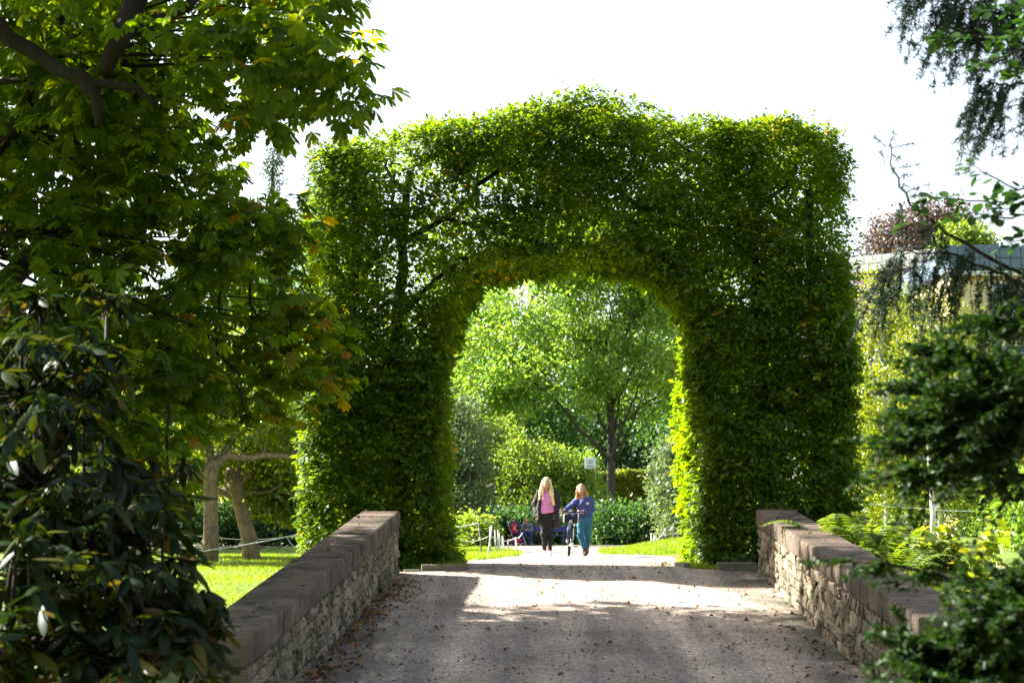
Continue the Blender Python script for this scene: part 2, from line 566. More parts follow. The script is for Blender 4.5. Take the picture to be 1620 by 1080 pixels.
def woody(name, parent, bark, base, fork, r0, ends, tips, rg, max_twigs=260, twig_r=0.018, sides=9, lean=(0, 0), rise=0.35, limb_f=1.0, low=4):
    """trunk, limbs reaching the lobes, twigs reaching the leaf clusters: one mesh"""
    mb = MB()
    base = np.asarray(base, float)
    top = base + np.array([lean[0], lean[1], fork])
    mid = (base + top) / 2 + np.array([rg.normal() * r0 * 0.6, rg.normal() * r0 * 0.6, 0])
    tp = bez(base + [0, 0, -0.3], mid, top, 8)
    rad = r0 * (1 - 0.35 * np.linspace(0, 1, 8))
    rad[0] *= 1.35
    rad[1] *= 1.1
    mb.tube(tp, list(rad), sides)
    pts = [top]
    prad = [r0 * 0.5]
    for i, e in enumerate(ends):
        e = np.asarray(e, float)
        st = tp[low + (i % (8 - low))]
        c = st * 0.45 + e * 0.55
        c = np.array([c[0], c[1], st[2] + (e[2] - st[2]) * (0.5 + rise * rg.random())])
        c += rg.normal(size=3) * 0.08 * np.linalg.norm(e - st)
        p = bez(st, c, e, 9)
        p[1:-1] += rg.normal(size=(7, 3)) * 0.015 * np.linalg.norm(e - st)
        rl = r0 * (0.55 - 0.46 * np.linspace(0, 1, 9) ** 0.8) * (0.75 + 0.4 * rg.random()) * limb_f
        mb.tube(p, list(rl), 6)
        pts += list(p[2:])
        prad += list(rl[2:])
    P_ = np.array(pts)
    sel = tips if len(tips) <= max_twigs else tips[rg.choice(len(tips), max_twigs, replace=False)]
    for t in sel:
        d = np.linalg.norm(P_ - t, axis=1) + 0.6 * np.maximum(0, P_[:, 2] - t[2])
        k = int(d.argmin())
        st = P_[k]
        c = (st + t) / 2 + rg.normal(size=3) * 0.1 * d[k] + np.array([0, 0, 0.08 * d[k]])
        rr = min(prad[k] * 0.6, twig_r * (0.8 + 0.35 * d[k]))
        mb.tube(bez(st, c, t, 4), [rr, rr * 0.8, rr * 0.55, rr * 0.22], 3, cap=False)
    return mb.build(name, bark, parent, smooth=True)


def tree(name, label, cat, base, fork, r0, lobes, ntips, per, spread, L, W, leafmat, bark, seed, group=None, tmpl=None, lean=(0, 0), limbs=8, droop=0.3, twigs=200, power=2.0, rise=0.35, rbias=0.0, limb_f=1.0, low=4):
    rg = np.random.default_rng(seed)
    root = thing(name, label, cat, base, 0, group)
    b = np.asarray(base, float)
    lobes = [tuple(l) for l in lobes]
    tips = sample_lobes(rg, lobes, ntips, power) - b
    tips = tips[tips[:, 2] > 0.15]
    ends = [np.array(l[:3]) - b + rg.normal(size=3) * np.array(l[3:6]) * 0.25 for l in lobes]
    k = max(0, limbs - len(ends))
    ends += [np.array([0, 0, fork]) + (t - np.array([0, 0, fork])) * 0.8 for t in tips[rg.choice(len(tips), k, replace=False)]]
    woody('trunk', root, bark, (0, 0, 0), fork, r0, ends, tips, rg, twigs, lean=lean, rise=rise, limb_f=limb_f, low=low)
    pos, ax, nr = tip_leaves(rg, tips, per, spread, droop)
    keep = pos[:, 2] > 0.03
    pos, ax, nr = pos[keep], ax[keep], nr[keep]
    n = len(pos)
    s = 0.7 + 0.6 * rg.random(n)
    tipr = np.repeat(rg.random(ntips), per)[:n] if n == ntips * per else rg.random(n)
    rnd = np.clip(0.55 * rg.random(n) + 0.45 * tipr + rbias, 0, 1)
    leaf_mesh('crown', pos, ax, nr, L * s, W * s, tmpl or T_DIAMOND, leafmat, root, rnd)
    return root


def lobe(px, py, d, rx, ry, rz):
    """an ellipsoid of foliage centred where the photo shows it at distance d; rx and rz given in photo pixels, ry in metres"""
    c = at(px, py, d)
    return (c.x, c.y, c.z, rx * d / FPX, ry, rz * d / FPX)

# ------------------------------------------------------------------ the ground
def sstep(a, b, x):
    t = np.clip((x - a) / (b - a), 0, 1)
    return t * t * (3 - 2 * t)


def z_path(y):
    s = 0
    for o in (-0.6, -0.3, 0, 0.3, 0.6):
        s = s + np.interp(y + o, [-30, 12.6, 14, 25, 26.3, 28, 400], [-1.3, -1.3, -1.22, -0.085, -0.02, 0, 0])
    return s / 5


def z_left(y):
    return np.interp(y, [-30, 14, 30, 49, 70, 100, 400], [-1.3, -1.2, -0.72, -0.28, -0.1, 0, 0])


def z_right(y):
    return np.interp(y, [-30, 14, 25, 30, 40, 50, 62, 75, 400], [-1.3, -1.05, -0.05, 0.0, 0.2, 0.42, 0.3, 0.0, 0])


PL = np.array([(-30, -3.0), (13, -2.25), (14.5, -2.2), (25.25, -1.64), (25.3, -0.75), (26.5, -0.72), (32.5, -0.9), (34.3, -0.55), (38, -0.05), (41, 0.18), (47, 0.28), (52, 0.1), (61, -0.6), (64, -3), (66, -9), (68, -30), (77, -30)])
PR = np.array([(-30, 3.9), (13, 3.46), (14.5, 3.46), (25.25, 3.62), (25.4, 3.45), (25.9, 2.75), (27, 2.62), (33, 3.3), (39.2, 4.8), (40.4, 3.6), (42, 2.25), (48, 2.4), (56, 2.85), (62, 3.6), (65, 6), (67, 12), (69, 40), (77, 40)])


def path_l(y):
    return np.interp(y, PL[:, 0], PL[:, 1])


def path_r(y):
    return np.interp(y, PR[:, 0], PR[:, 1])


def ground_z(x, y):
    x = np.asarray(x, float)
    y = np.asarray(y, float)
    zp, zl, zr = z_path(y), z_left(y), z_right(y)
    xl = np.interp(y, PL[:, 0], np.minimum(PL[:, 1], -0.9))
    xr = np.interp(y, PR[:, 0], np.maximum(PR[:, 1], 2.5))
    wl_ = np.where(y < 25.3, 0.55, 3.0)
    wr_ = np.where(y < 25.3, 0.55, 3.0)
    a = sstep(0, 1, (xl - x) / wl_)
    b = sstep(0, 1, (x - xr) / wr_)
    z = zp * (1 - a) * (1 - b) + zl * a + zr * b
    out = (a + b) * sstep(0.0, 4.0, np.abs(x - 0.8))
    p = np.stack([x, y, np.zeros_like(x)], -1)
    z = z + (VN(p, 0.35) - 0.5) * 0.10 * out + (VN(p, 1.3) - 0.5) * 0.04 * out
    return z


def grid_sheet(name, xs, ys, mat, dz=0.0):
    X, Y = np.meshgrid(xs, ys)
    Z = ground_z(X, Y) + dz
    nx, ny = len(xs), len(ys)
    V = np.stack([X, Y, Z], -1).reshape(-1, 3)
    i = np.arange(nx - 1)[None, :] + (np.arange(ny - 1) * nx)[:, None]
    F_ = np.stack([i, i + 1, i + 1 + nx, i + nx], -1).reshape(-1, 4)
    return link(name, np_mesh(name, V, F_, smooth=True), mat)


xs = np.concatenate([[-900, -500, -250, -120, -70, -45], np.linspace(-30, -8, 34), np.linspace(-7.7, 8, 64), np.linspace(8.3, 30, 34), [45, 70, 120, 250, 500, 900]])
ys = np.concatenate([[-300, -120, -50], np.linspace(-20, 11, 30), np.linspace(11.2, 60, 110), np.linspace(60.5, 100, 60), [110, 130, 170, 250, 400, 700, 1200, 2000]])
tag(grid_sheet('lawn', xs, ys, M['lawn']), 'mown green lawn and park ground', None, None, 'structure')

rows = np.concatenate([np.linspace(-25, 12, 30), np.linspace(12.3, 25.2, 60), np.linspace(25.22, 28, 16), np.linspace(28.3, 77, 120)])
tt = np.linspace(0, 1, 25)
PX = path_l(rows)[:, None] * (1 - tt) + path_r(rows)[:, None] * tt
edge_n = (VN(np.stack([PX, np.repeat(rows[:, None], 25, 1), PX * 0], -1), 1.6) - 0.5)
PX = PX + edge_n * 0.22 * (np.abs(tt - 0.5) > 0.45) * (rows[:, None] > 25.6)
PY = np.repeat(rows[:, None], 25, 1)
PZ = ground_z(PX, PY) + 0.022 + (VN(np.stack([PX, PY, PX * 0], -1), 1.1) - 0.5) * 0.035 * (rows[:, None] < 60)
PZ -= 0.03 * ((np.abs(tt - 0.5) > 0.49) & (rows[:, None] > 25.6))
i = np.arange(24)[None, :] + (np.arange(len(rows) - 1) * 25)[:, None]
tag(link('gravel_path', np_mesh('gravel_path', np.stack([PX, PY, PZ], -1), np.stack([i, i + 1, i + 26, i + 25], -1).reshape(-1, 4), smooth=True), M['gravel']),
    'pale gravel path rising between two walls and through the arch', None, None, 'structure')

# ------------------------------------------------------------------ bridge parapets


def parapet(label, p0, p1, zt0, zt1, side, seed):
    """side +1: the wall's body lies to the right of its inner face (the face that looks at the path)"""
    rg = np.random.default_rng(seed)
    root = thing('parapet_wall', label, 'wall', (p0[0], p0[1], float(z_path(p0[1]))))
    b = Vector((p0[0], p0[1], float(z_path(p0[1]))))
    dr = Vector((p1[0] - p0[0], p1[1] - p0[1], 0))
    length = dr.length
    dr.normalize()
    outw = Vector((dr.y, -dr.x, 0)) * side
    TH = 0.52

    def topz(s):
        return zt0 + (zt1 - zt0) * s / length

    def gz(s):
        return float(z_path(p0[1] + dr.y * s))

    def W(s, off, z):
        return Vector((p0[0], p0[1], 0)) + dr * s + outw * off + Vector((0, 0, z)) - b

    CH = 0.25
    core = MB()
    n = 24
    vs, fs = [], []
    for k in range(n + 1):
        s = 0.03 + (length - 0.06) * k / n
        for off, z in ((0.03, gz(s) - 0.5), (TH - 0.02, gz(s) - 0.9), (TH - 0.02, topz(s) - CH + 0.02), (0.03, topz(s) - CH + 0.02)):
            vs.append(W(s, off, z))
    for k in range(n):
        for j in range(4):
            fs.append((k * 4 + j, k * 4 + (j + 1) % 4, k * 4 + 4 + (j + 1) % 4, k * 4 + 4 + j))
    fs += [(3, 2, 1, 0), (n * 4, n * 4 + 1, n * 4 + 2, n * 4 + 3)]
    core.add(vs, fs).build('core', M['mortar'], root)
    # coping slabs with tooled grooves running across them
    s = -0.03
    slabs = []
    while s < length:
        e = min(s + rg.uniform(2.2, 3.4), length + 0.03)
        if length + 0.03 - e < 0.9:
            e = length + 0.03
        slabs.append((s, e))
        s = e
    for (s0, s1) in slabs:
        s0 += 0.006
        s1 -= 0.006
        step = 0.046
        m = max(4, int((s1 - s0) / step))
        vs, fs = [], []
        lift = rg.normal() * 0.003
        ox = rg.normal() * 0.004
        cols = []
        ss = [s0]
        for j in range(m):
            a = s0 + (s1 - s0) * (j + 0.5) / m
            ss += [a - step * 0.30, a + step * 0.30]
        ss.append(s1)
        for q, sx in enumerate(ss):
            groove = 0.0 if (q % 4 in (1, 2)) else -0.012 - 0.012 * rg.random()
            if q in (0, len(ss) - 1):
                groove = -0.010
            i0 = -0.03 + ox - groove
            o0 = TH + 0.03 + ox + groove
            zt = topz(sx) + lift + groove + rg.normal() * 0.0012
            zb = topz(sx) + lift - CH
            prof = [(i0 + 0.02, zb), (i0, zb + 0.02), (i0, zt - 0.03), (i0 + 0.012, zt - 0.008), (i0 + 0.035, zt), (o0 - 0.035, zt), (o0, zt - 0.03), (o0, zb)]
            for off, z in prof:
                vs.append(W(sx, off, z))
        k = 8
        for q in range(len(ss) - 1):
            for j in range(k):
                fs.append((q * k + j, q * k + (j + 1) % k, (q + 1) * k + (j + 1) % k, (q + 1) * k + j))
        fs.append(tuple(range(k - 1, -1, -1)))
        fs.append(tuple((len(ss) - 1) * k + j for j in range(k)))
        MB().add(vs, fs).build('coping_slab', M['coping'], root)

    def stone(place, u0, u1, v0, v1):
        """one rubble stone: uneven bevelled block whose face stands proud of the mortar"""
        g = 0.007
        u0 += g * rg.random() + 0.004
        u1 -= g * rg.random() + 0.004
        v0 += g * rg.random() + 0.003
        v1 -= g * rg.random() + 0.003
        w, h = u1 - u0, v1 - v0
        if w < 0.03 or h < 0.03:
            return
        cu, cv = (u0 + u1) / 2, (v0 + v1) / 2
        out_ = []
        cx = 0.32
        for (a, c) in ((-1, -1 + cx), (-1 + cx, -1), (1 - cx, -1), (1, -1 + cx), (1, 1 - cx), (1 - cx, 1), (-1 + cx, 1), (-1, 1 - cx)):
            out_.append((a + rg.normal() * 0.07, c + rg.normal() * 0.09))
        pr = 0.003 + 0.016 * rg.random()
        tilt = rg.normal(size=2) * 0.008
        vs = []
        for f, dpt in ((1.0, 0.05), (1.0, -pr * 0.4), (0.78, -pr)):
            for a, c in out_:
                vs.append(place(cu + a * f * w / 2, cv + c * f * h / 2, dpt + (a * tilt[0] + c * tilt[1] + rg.normal() * 0.004) * (dpt < 0)))
        fs = []
        for q in (0, 1):
            for j in range(8):
                fs.append((q * 8 + j, q * 8 + (j + 1) % 8, q * 8 + 8 + (j + 1) % 8, q * 8 + 8 + j))
        fs.append(tuple(16 + j for j in range(8)))
        if side > 0:
            fs = [tuple(reversed(q)) for q in fs]
        MB().add(vs, fs).build('stone', M['stone'], root)

    # inner face: courses follow the slope of the wall
    hts = np.array([0.17, 0.14, 0.12, 0.15, 0.13])
    cum = np.concatenate([[0], np.cumsum(hts)]) / hts.sum()
    for r in range(5):
        s = 0.0
        while s < length - 0.02:
            wd = rg.uniform(0.09, 0.26) * (1.0 if rg.random() > 0.15 else 1.5)
            e = min(s + wd, length)
            if length - e < 0.08:
                e = length
            jig0, jig1 = rg.normal(size=2) * 0.02

            def pl(u, v, dpt):
                z0 = gz(u) - 0.06
                z1 = topz(u) - CH - 0.012
                return W(u, dpt, z0 + (z1 - z0) * v)
            hh = topz((s + e) / 2) - CH - gz((s + e) / 2) + 0.05

            def pl2(u, v, dpt):
                z0 = gz(u) - 0.06
                return W(u, dpt, z0 + v)
            if rg.random() < 0.25 and hts[r] > 0.12:
                mid = (cum[r] + cum[r + 1]) / 2 * hh
                stone(pl2, s, e, cum[r] * hh, mid)
                stone(pl2, s, e, mid, cum[r + 1] * hh)
            else:
                stone(pl2, s, e, cum[r] * hh, cum[r + 1] * hh)
            s = e
    # the end that looks at the camera
    for r in range(4):
        u = 0.0
        while u < TH - 0.05:
            e = min(u + rg.uniform(0.14, 0.3), TH - 0.03)
            if TH - 0.03 - e < 0.08:
                e = TH - 0.03
            hh = topz(0) - CH - gz(0)

            def ple(uu, v, dpt):
                return W(dpt, uu, gz(0) - 0.05 + v)
            side_ = side
            side = -side_
            stone(ple, u, e, r / 4 * hh, (r + 1) / 4 * hh)
            side = side_
            u = e + 1e-4 if e < TH - 0.03 else TH
    return root


parapet('long shaded stone parapet left of the path, its far end in sun', (-2.2, 14.4), (-1.66, 25.1), -0.34, 0.845, -1, 11)
parapet('stone parapet right of the path with sunlit rubble face at far end', (3.46, 14.6), (3.6, 25.1), -0.19, 0.865, 1, 12)

# ------------------------------------------------------------------ clipped hornbeam arch
HY0, HY1 = 26.25, 28.35
HD = HY0
OUT = [(478, 925), (484, 800), (488, 640), (492, 440), (492, 300), (496, 243), (512, 228), (560, 224), (620, 212), (690, 200), (740, 190), (790, 176), (850, 156), (900, 147), (945, 147), (1000, 160), (1050, 180), (1090, 190), (1150, 192), (1220, 190), (1290, 192), (1328, 200), (1342, 225), (1346, 300), (1352, 420), (1356, 560), (1354, 700), (1350, 800), (1345, 925),
       (1122, 925), (1122, 850), (1120, 700), (1114, 580), (1104, 516), (1084, 458), (1054, 424), (1008, 400), (940, 391), (870, 392), (808, 400), (762, 422), (730, 460), (713, 502), (703, 560), (692, 640), (690, 740), (702, 830), (712, 925)]
prof = np.array([[at(px, py, HD).x, at(px, py, HD).z] for px, py in OUT])


def poly_sd(p, poly):
    """signed distance (negative inside) of 2-D points to a polygon"""
    d = np.full(len(p), 1e9)
    inside = np.zeros(len(p), bool)
    n = len(poly)
    for i in range(n):
        a, b = poly[i], poly[(i + 1) % n]
        e = b - a
        w = p - a
        t = np.clip((w @ e) / (e @ e), 0, 1)
        q = w - t[:, None] * e
        d = np.minimum(d, (q * q).sum(1))
        c1 = (a[1] <= p[:, 1]) & (b[1] > p[:, 1])
        c2 = (b[1] <= p[:, 1]) & (a[1] > p[:, 1])
        cr = e[0] * w[:, 1] - e[1] * w[:, 0]
        inside ^= (c1 & (cr > 0)) | (c2 & (cr < 0))
    d = np.sqrt(d)
    return np.where(inside, -d, d)


def hedge_arch():
    rg = np.random.default_rng(77)
    zb = float(prof[:, 1].min())
    root = thing('hedge_arch', 'tall clipped hornbeam hedge trained into an arch over the path', 'hedge', (1.1, 27.1, 0))
    b = np.array([1.1, 27.1, 0])
    lo = np.array([prof[:, 0].min() - 0.3, HY0 - 0.3, -0.35])
    hi = np.array([prof[:, 0].max() + 0.3, HY1 + 0.3, prof[:, 1].max() + 0.3])
    n = 2400000
    P_ = lo + rg.random((n, 3)) * (hi - lo)
    # the right pier's inner face is clipped at a slight splay, so it shows to someone coming up the path
    wx = sstep(1.2, 2.3, P_[:, 0]) * (1 - sstep(3.6, 4.4, P_[:, 0])) * (1 - sstep(2.0, 4.2, P_[:, 2]))
    d2 = poly_sd(np.stack([P_[:, 0] + wx * 0.08 * (P_[:, 1] - HY0), P_[:, 2]], -1), prof)
    dy = np.maximum(HY0 - P_[:, 1], P_[:, 1] - HY1)
    rr = 0.32
    q = np.stack([d2, dy], -1) + rr
    sd = np.minimum(q.max(1), 0) + np.linalg.norm(np.maximum(q, 0), axis=1) - rr
    pre = np.where(sd > 0.26, 0.0, np.where(sd < -0.62, 0.07, 1.0))
    ok = rg.random(n) < pre
    P_, d2, sd, pre = P_[ok], d2[ok], sd[ok], pre[ok]
    n = len(P_)
    sd += (VN(P_, 1.6) - 0.5) * 0.30 + (VN(P_ * np.array([1, 1, 1.7]), 3.6) - 0.5) * 0.30
    dep = -sd
    dens = np.where(dep < 0, np.exp(dep / 0.035) * 0.35, np.where(dep < 0.05, 1.0, np.exp(-(dep - 0.05) / 0.16)))
    dens = np.maximum(dens, np.where(dep > 0, 0.035, 0))
    # thinner in the lintel, where the sky shows through
    px = P_[:, 0] / P_[:, 1] * FPX + 810
    h = P_[:, 2]
    lint = sstep(4.4, 5.0, h) * sstep(0.0, 0.35, dep)
    dens *= 1 - 0.35 * lint
    patch = VN(P_ * np.array([1, 0.35, 1]), 1.1)
    dens *= np.where(h > 4.2, np.clip(0.20 + 1.75 * (patch - 0.22), 0.18, 1.0), np.clip(0.55 + 1.2 * (patch - 0.2), 0.5, 1.05))
    for (hx, hy, rx, ry) in ((778, 297, 26, 26), (815, 300, 34, 15), (845, 288, 16, 12), (690, 285, 10, 12), (880, 372, 30, 14), (930, 372, 40, 20), (1215, 312, 10, 10), (640, 330, 10, 12), (1060, 355, 16, 8), (960, 345, 18, 10), (870, 262, 9, 7)):
        c = at(hx, hy, (HY0 + HY1) / 2)
        e = np.sqrt(((P_[:, 0] - c.x) / (rx * 27.1 / FPX)) ** 2 + ((h - c.z) / (ry * 27.1 / FPX)) ** 2)
        e += (VN(P_, 5.0) - 0.5) * 0.9
        dens *= sstep(0.75, 1.15, e)
    # ragged skirt near the ground
    dens *= sstep(0.0, 0.5, h + 0.35 + (VN(P_, 2.2) - 0.5) * 0.7)
    keep = rg.random(n) < dens * 0.42 / pre
    pos = P_[keep]
    pd = dep[keep]
    m = len(pos)
    print('hedge leaves', m)
    # outward direction
    eps = 0.08
    d2k = d2[keep]
    wx = sstep(1.2, 2.3, pos[:, 0]) * (1 - sstep(3.6, 4.4, pos[:, 0])) * (1 - sstep(2.0, 4.2, pos[:, 2]))
    pe = np.stack([pos[:, 0] + wx * 0.08 * (pos[:, 1] - HY0), pos[:, 2]], -1)
    c2 = np.array([poly_sd(pe + np.array([eps, 0]), prof) - d2k, poly_sd(pe + np.array([0, eps]), prof) - d2k]).T / eps
    near = np.exp(-np.abs(d2k) / 0.25)
    outv = np.stack([c2[:, 0] * near, np.where(pos[:, 1] < 27.1, -1, 1) * np.clip(np.abs(pos[:, 1] - 27.1) / 0.85, 0, 1), c2[:, 1] * near], -1)
    # every sample is a short shoot carrying three leaves, so the face builds up in overlapping sprays
    tw = nrm(outv * 0.8 + rand_unit(rg, m) * 0.75 + np.array([0, 0, -0.30]))
    sn = outv * 0.6 + np.array([0, 0, 1.0]) + rand_unit(rg, m) * 0.45
    sdv = nrm(np.cross(tw, sn))
    s0 = 0.55 + 0.75 * rg.random(m)
    clump = VN(pos, 2.3)
    hue0 = 0.30 * rg.random(m) + 0.40 * clump
    aut = (VN(pos + 31, 1.4) > 0.70) & (rg.random(m) < 0.14)
    LP, LA, LN, LS, LH = [], [], [], [], []
    for k_, (t_, sg) in enumerate(((0.0, 1), (0.045, -1), (0.085, 0.25))):
        LP.append(pos + tw * (t_ * s0)[:, None] + rg.normal(size=(m, 3)) * 0.008)
        LA.append(tw * 0.75 + sdv * sg * 0.8 + rand_unit(rg, m) * 0.25 + np.array([0, 0, -0.15]))
        LN.append(sn + rand_unit(rg, m) * 0.3)
        LS.append(s0 * (0.75 + 0.4 * rg.random(m)) * (1.0 if k_ else 0.85))
        LH.append(np.clip(np.where(aut, 0.88 + 0.12 * rg.random(m), hue0 + 0.22 * rg.random(m) ** 2 + (rg.random(m) < 0.005) * 0.5), 0, 1))
    LP, LA, LN, LS, LH = map(np.concatenate, (LP, LA, LN, LS, LH))
    print('hedge leaves', len(LP))
    leaf_mesh('foliage', LP - b, LA, LN, 0.092 * LS, 0.061 * LS, T_DIAMOND, G['hornbeam'], root, LH)
    # long shoots standing up from the clipped top and right shoulder
    sp, sa, sn = [], [], []
    sh = MB()
    for k in range(150):
        if k < 105:
            pxx = rg.choice([rg.uniform(500, 1340), rg.uniform(1060, 1340), rg.uniform(560, 720)])
            up = Vector((rg.normal() * 0.35, rg.normal() * 0.3, 1))
        else:
            pxx = 1345
            up = Vector((1, rg.normal() * 0.4, rg.normal() * 0.5 + 0.1))
        top_y = float(np.interp(pxx, [496, 512, 620, 740, 850, 900, 945, 1000, 1090, 1220, 1328], [243, 228, 212, 190, 156, 147, 147, 160, 190, 190, 200]))
        if k >= 105:
            top_y = rg.uniform(215, 820)
        p = at(pxx, top_y + 8, HY0)
        p.y = rg.uniform(HY0 + 0.2, HY1 - 0.2)
        ln = rg.uniform(0.12, 0.42) * (1.0 if k < 105 else 0.6)
        e = p + up.normalized() * ln
        path_ = bez(p, (np.array(p) + np.array(e)) / 2 + rg.normal(size=3) * 0.04, e, 6)
        sh.tube([Vector(q) - Vector(b) for q in path_], [0.004, 0.004, 0.003, 0.003, 0.002, 0.0015], 3, cap=False)
        for q in path_[1:]:
            for _ in range(2):
                sp.append(q)
                sa.append(np.array(up) * 0.5 + rg.normal(size=3) * 0.8)
                sn.append(rg.normal(size=3))
    sp = np.array(sp)
    m2 = len(sp)
    leaf_mesh('shoots', sp - b, np.array(sa), np.array(sn), 0.055, 0.034, T_LEAF, G['hornbeam'], root, 0.5 + 0.4 * rg.random(m2))
    tag(sh.build('shoot_stems', M['bark'], root), None, None, None, 'stuff')
    # trunks and the trained limbs inside
    def limb(pts, r0, r1, n=8):
        P0 = [np.array(at(px, py, 27.1)) + np.array([0, dy, 0]) - b for px, py, dy in pts]
        out_ = []
        for a, c in zip(P0[:-1], P0[1:]):
            for t in (0, 0.33, 0.66):
                out_.append(a + (c - a) * t + rg.normal(size=3) * 0.025)
        out_.append(P0[-1])
        rad = np.linspace(r0, r1, len(out_))
        return out_, rad
    for pts in ([(625, 905, 0), (628, 700, 0.1), (632, 500, 0), (640, 380, 0), (648, 270, 0.1)], [(1212, 905, 0), (1208, 700, 0), (1205, 560, 0.1), (1196, 400, 0), (1192, 260, 0)], [(560, 905, 0.2), (556, 600, 0.1), (560, 300, 0)], [(1290, 905, 0.1), (1292, 600, 0), (1280, 300, 0)]):
        o, rad = limb(pts, 0.13, 0.055)
        MB().tube(o, list(rad), 8).build('trunk', M['bark'], root, smooth=True)
    br = MB()
    for pts, r0, r1 in (([(640, 380, 0), (700, 345, 0.1), (752, 310, 0), (758, 270, 0)], 0.06, 0.025), ([(648, 300, 0), (625, 290, 0), (612, 255, 0)], 0.05, 0.02), ([(752, 330, 0), (756, 285, 0)], 0.05, 0.03),
                        ([(756, 290, 0), (800, 262, 0), (870, 240, 0), (905, 195, 0)], 0.045, 0.015), ([(1196, 400, 0), (1130, 370, 0), (1050, 348, 0), (990, 350, 0.1)], 0.06, 0.02), ([(1192, 330, 0), (1240, 300, 0), (1260, 260, 0)], 0.05, 0.02),
                        ([(1050, 350, 0), (960, 290, 0), (890, 230, 0)], 0.045, 0.02), ([(900, 240, 0), (880, 215, 0), (850, 190, 0)], 0.035, 0.015), ([(700, 345, 0), (770, 360, 0), (860, 385, 0), (940, 390, 0)], 0.045, 0.015), ([(1192, 300, 0), (1120, 260, 0), (1060, 215, 0)], 0.05, 0.02), ([(632, 500, 0), (690, 440, 0), (730, 410, 0), (830, 405, 0)], 0.05, 0.018), ([(890, 215, 0), (920, 245, 0), (945, 260, 0)], 0.04, 0.015)):
        o, rad = limb(pts, r0, r1)
        br.tube(o, list(rad), 6)
    for k in range(420):
        q = pos[rg.integers(m)]
        if pd[0] is None:
            continue
        c = np.array([q[0], 27.1, q[2]])
        st = c + rg.normal(size=3) * np.array([0.10, 0.12, 0.10])
        br.tube(bez(st - b, (st + q) / 2 - b + rg.normal(size=3) * 0.03, q - b, 4), [0.012, 0.010, 0.007, 0.003], 4, cap=False)
    br.build('branches', M['bark'], root, smooth=True)


hedge_arch()


# ------------------------------------------------------------------ edging stones at the foot of the hedge
def kerb_stone(label, a, b, h=0.13, t=0.09):
    a, b = Vector(a), Vector(b)
    mid = (a + b) / 2
    z = float(ground_z(mid.x, mid.y))
    d = b - a
    rot = Matrix.Rotation(math.atan2(d.y, d.x), 4, 'Z')
    o = MB().box((0, 0, 0), (d.length, t, h + 0.2)).build('edging_stone', M['kerb'], None, bevel=0.012)
    o.matrix_world = Matrix.Translation((mid.x, mid.y, z + h / 2 - 0.1)) @ rot
    tag(o, label, 'edging stone', 'edging stones at the foot of the hedge')


kerb_stone('short edging stone touching the end of the left parapet', (-1.6, 25.42), (-1.36, 25.44))
kerb_stone('long dark edging stone in front of the left hedge pillar', (-1.34, 25.44), (-0.74, 25.50))
kerb_stone('edging stone turning back along the path by left hedge pillar', (-0.70, 25.55), (-0.70, 26.1), 0.10)
kerb_stone('wide shaded edging stone beside the end of the right parapet', (3.05, 25.55), (3.62, 25.52), 0.15)
kerb_stone('small sunlit edging stone on the right edge of the path', (2.52, 26.9), (2.66, 26.1), 0.10)

# soil below the hedge pillars
for lab, x0, x1 in (('bare soil under the left hedge pillar', -3.4, -0.8), ('bare soil under the right hedge pillar', 2.75, 5.6)):
    X, Y = np.meshgrid(np.linspace(x0, x1, 22), np.linspace(25.5, 28.2, 22))
    Z = ground_z(X, Y) + 0.05 + (VN(np.stack([X, Y, X * 0], -1), 3.0) - 0.5) * 0.12
    e = np.minimum(np.minimum(X - x0, x1 - X), np.minimum(Y - 25.5, 28.2 - Y))
    Z -= 0.14 * (1 - sstep(0, 0.3, e))
    ii = np.arange(21)[None, :] + (np.arange(21) * 22)[:, None]
    tag(link('hedge_bed', np_mesh('hedge_bed', np.stack([X, Y, Z], -1), np.stack([ii, ii + 1, ii + 23, ii + 22], -1).reshape(-1, 4), smooth=True), M['soil']), lab, None, None, 'structure')


# ------------------------------------------------------------------ grass
def blades(rg, n, xr, yr, hgt, ok=None):
    x = rg.uniform(*xr, n)
    y = rg.uniform(*yr, n)
    inside = (x > path_l(y) + 0.0) & (x < path_r(y) - 0.0)
    k = ~inside
    if ok is not None:
        k &= ok(x, y)
    x, y = x[k], y[k]
    p = np.stack([x, y, ground_z(x, y) + 0.005], -1)
    tuft = VN(p * np.array([1, 1, 0]), 2.2)
    h = hgt * (0.5 + 0.7 * rg.random(len(x))) * (0.55 + 0.9 * tuft)
    return p, h


rg = np.random.default_rng(3)
sets = [blades(rg, 60000, (-12, -2.4), (27, 58), 0.075, lambda x, y: np.abs(x / y * FPX + 810 - 390) < 190),
        blades(rg, 40000, (-2.8, 0.6), (28.2, 62), 0.085),
        blades(rg, 45000, (2.2, 9), (28.3, 60), 0.085, lambda x, y: x < 0.14 * y),
        blades(rg, 5000, (-1.7, -0.75), (25.6, 28.2), 0.13),
        blades(rg, 5000, (2.7, 4.0), (25.7, 29), 0.12),
        blades(rg, 18000, (-1.0, 0.45), (33.5, 46), 0.10, lambda x, y: x > path_l(y) - 0.5),
        blades(rg, 14000, (2.0, 5), (39.5, 46), 0.10)]
gp = np.concatenate([s[0] for s in sets])
gh = np.concatenate([s[1] for s in sets])
ng = len(gp)
tb = rg.uniform(0, 2 * math.pi, ng)
w = 0.006 + 0.004 * rg.random(ng)
lean = rg.normal(size=(ng, 2)) * 0.35
side_ = np.stack([np.cos(tb) * w, np.sin(tb) * w, np.zeros(ng)], -1)
V = np.stack([gp - side_, gp + side_, gp + np.stack([lean[:, 0] * gh, lean[:, 1] * gh, gh], -1)], 1)
gr = np.clip(0.6 * VN(gp, 0.8) + 0.5 * rg.random(ng) - 0.05, 0, 1)
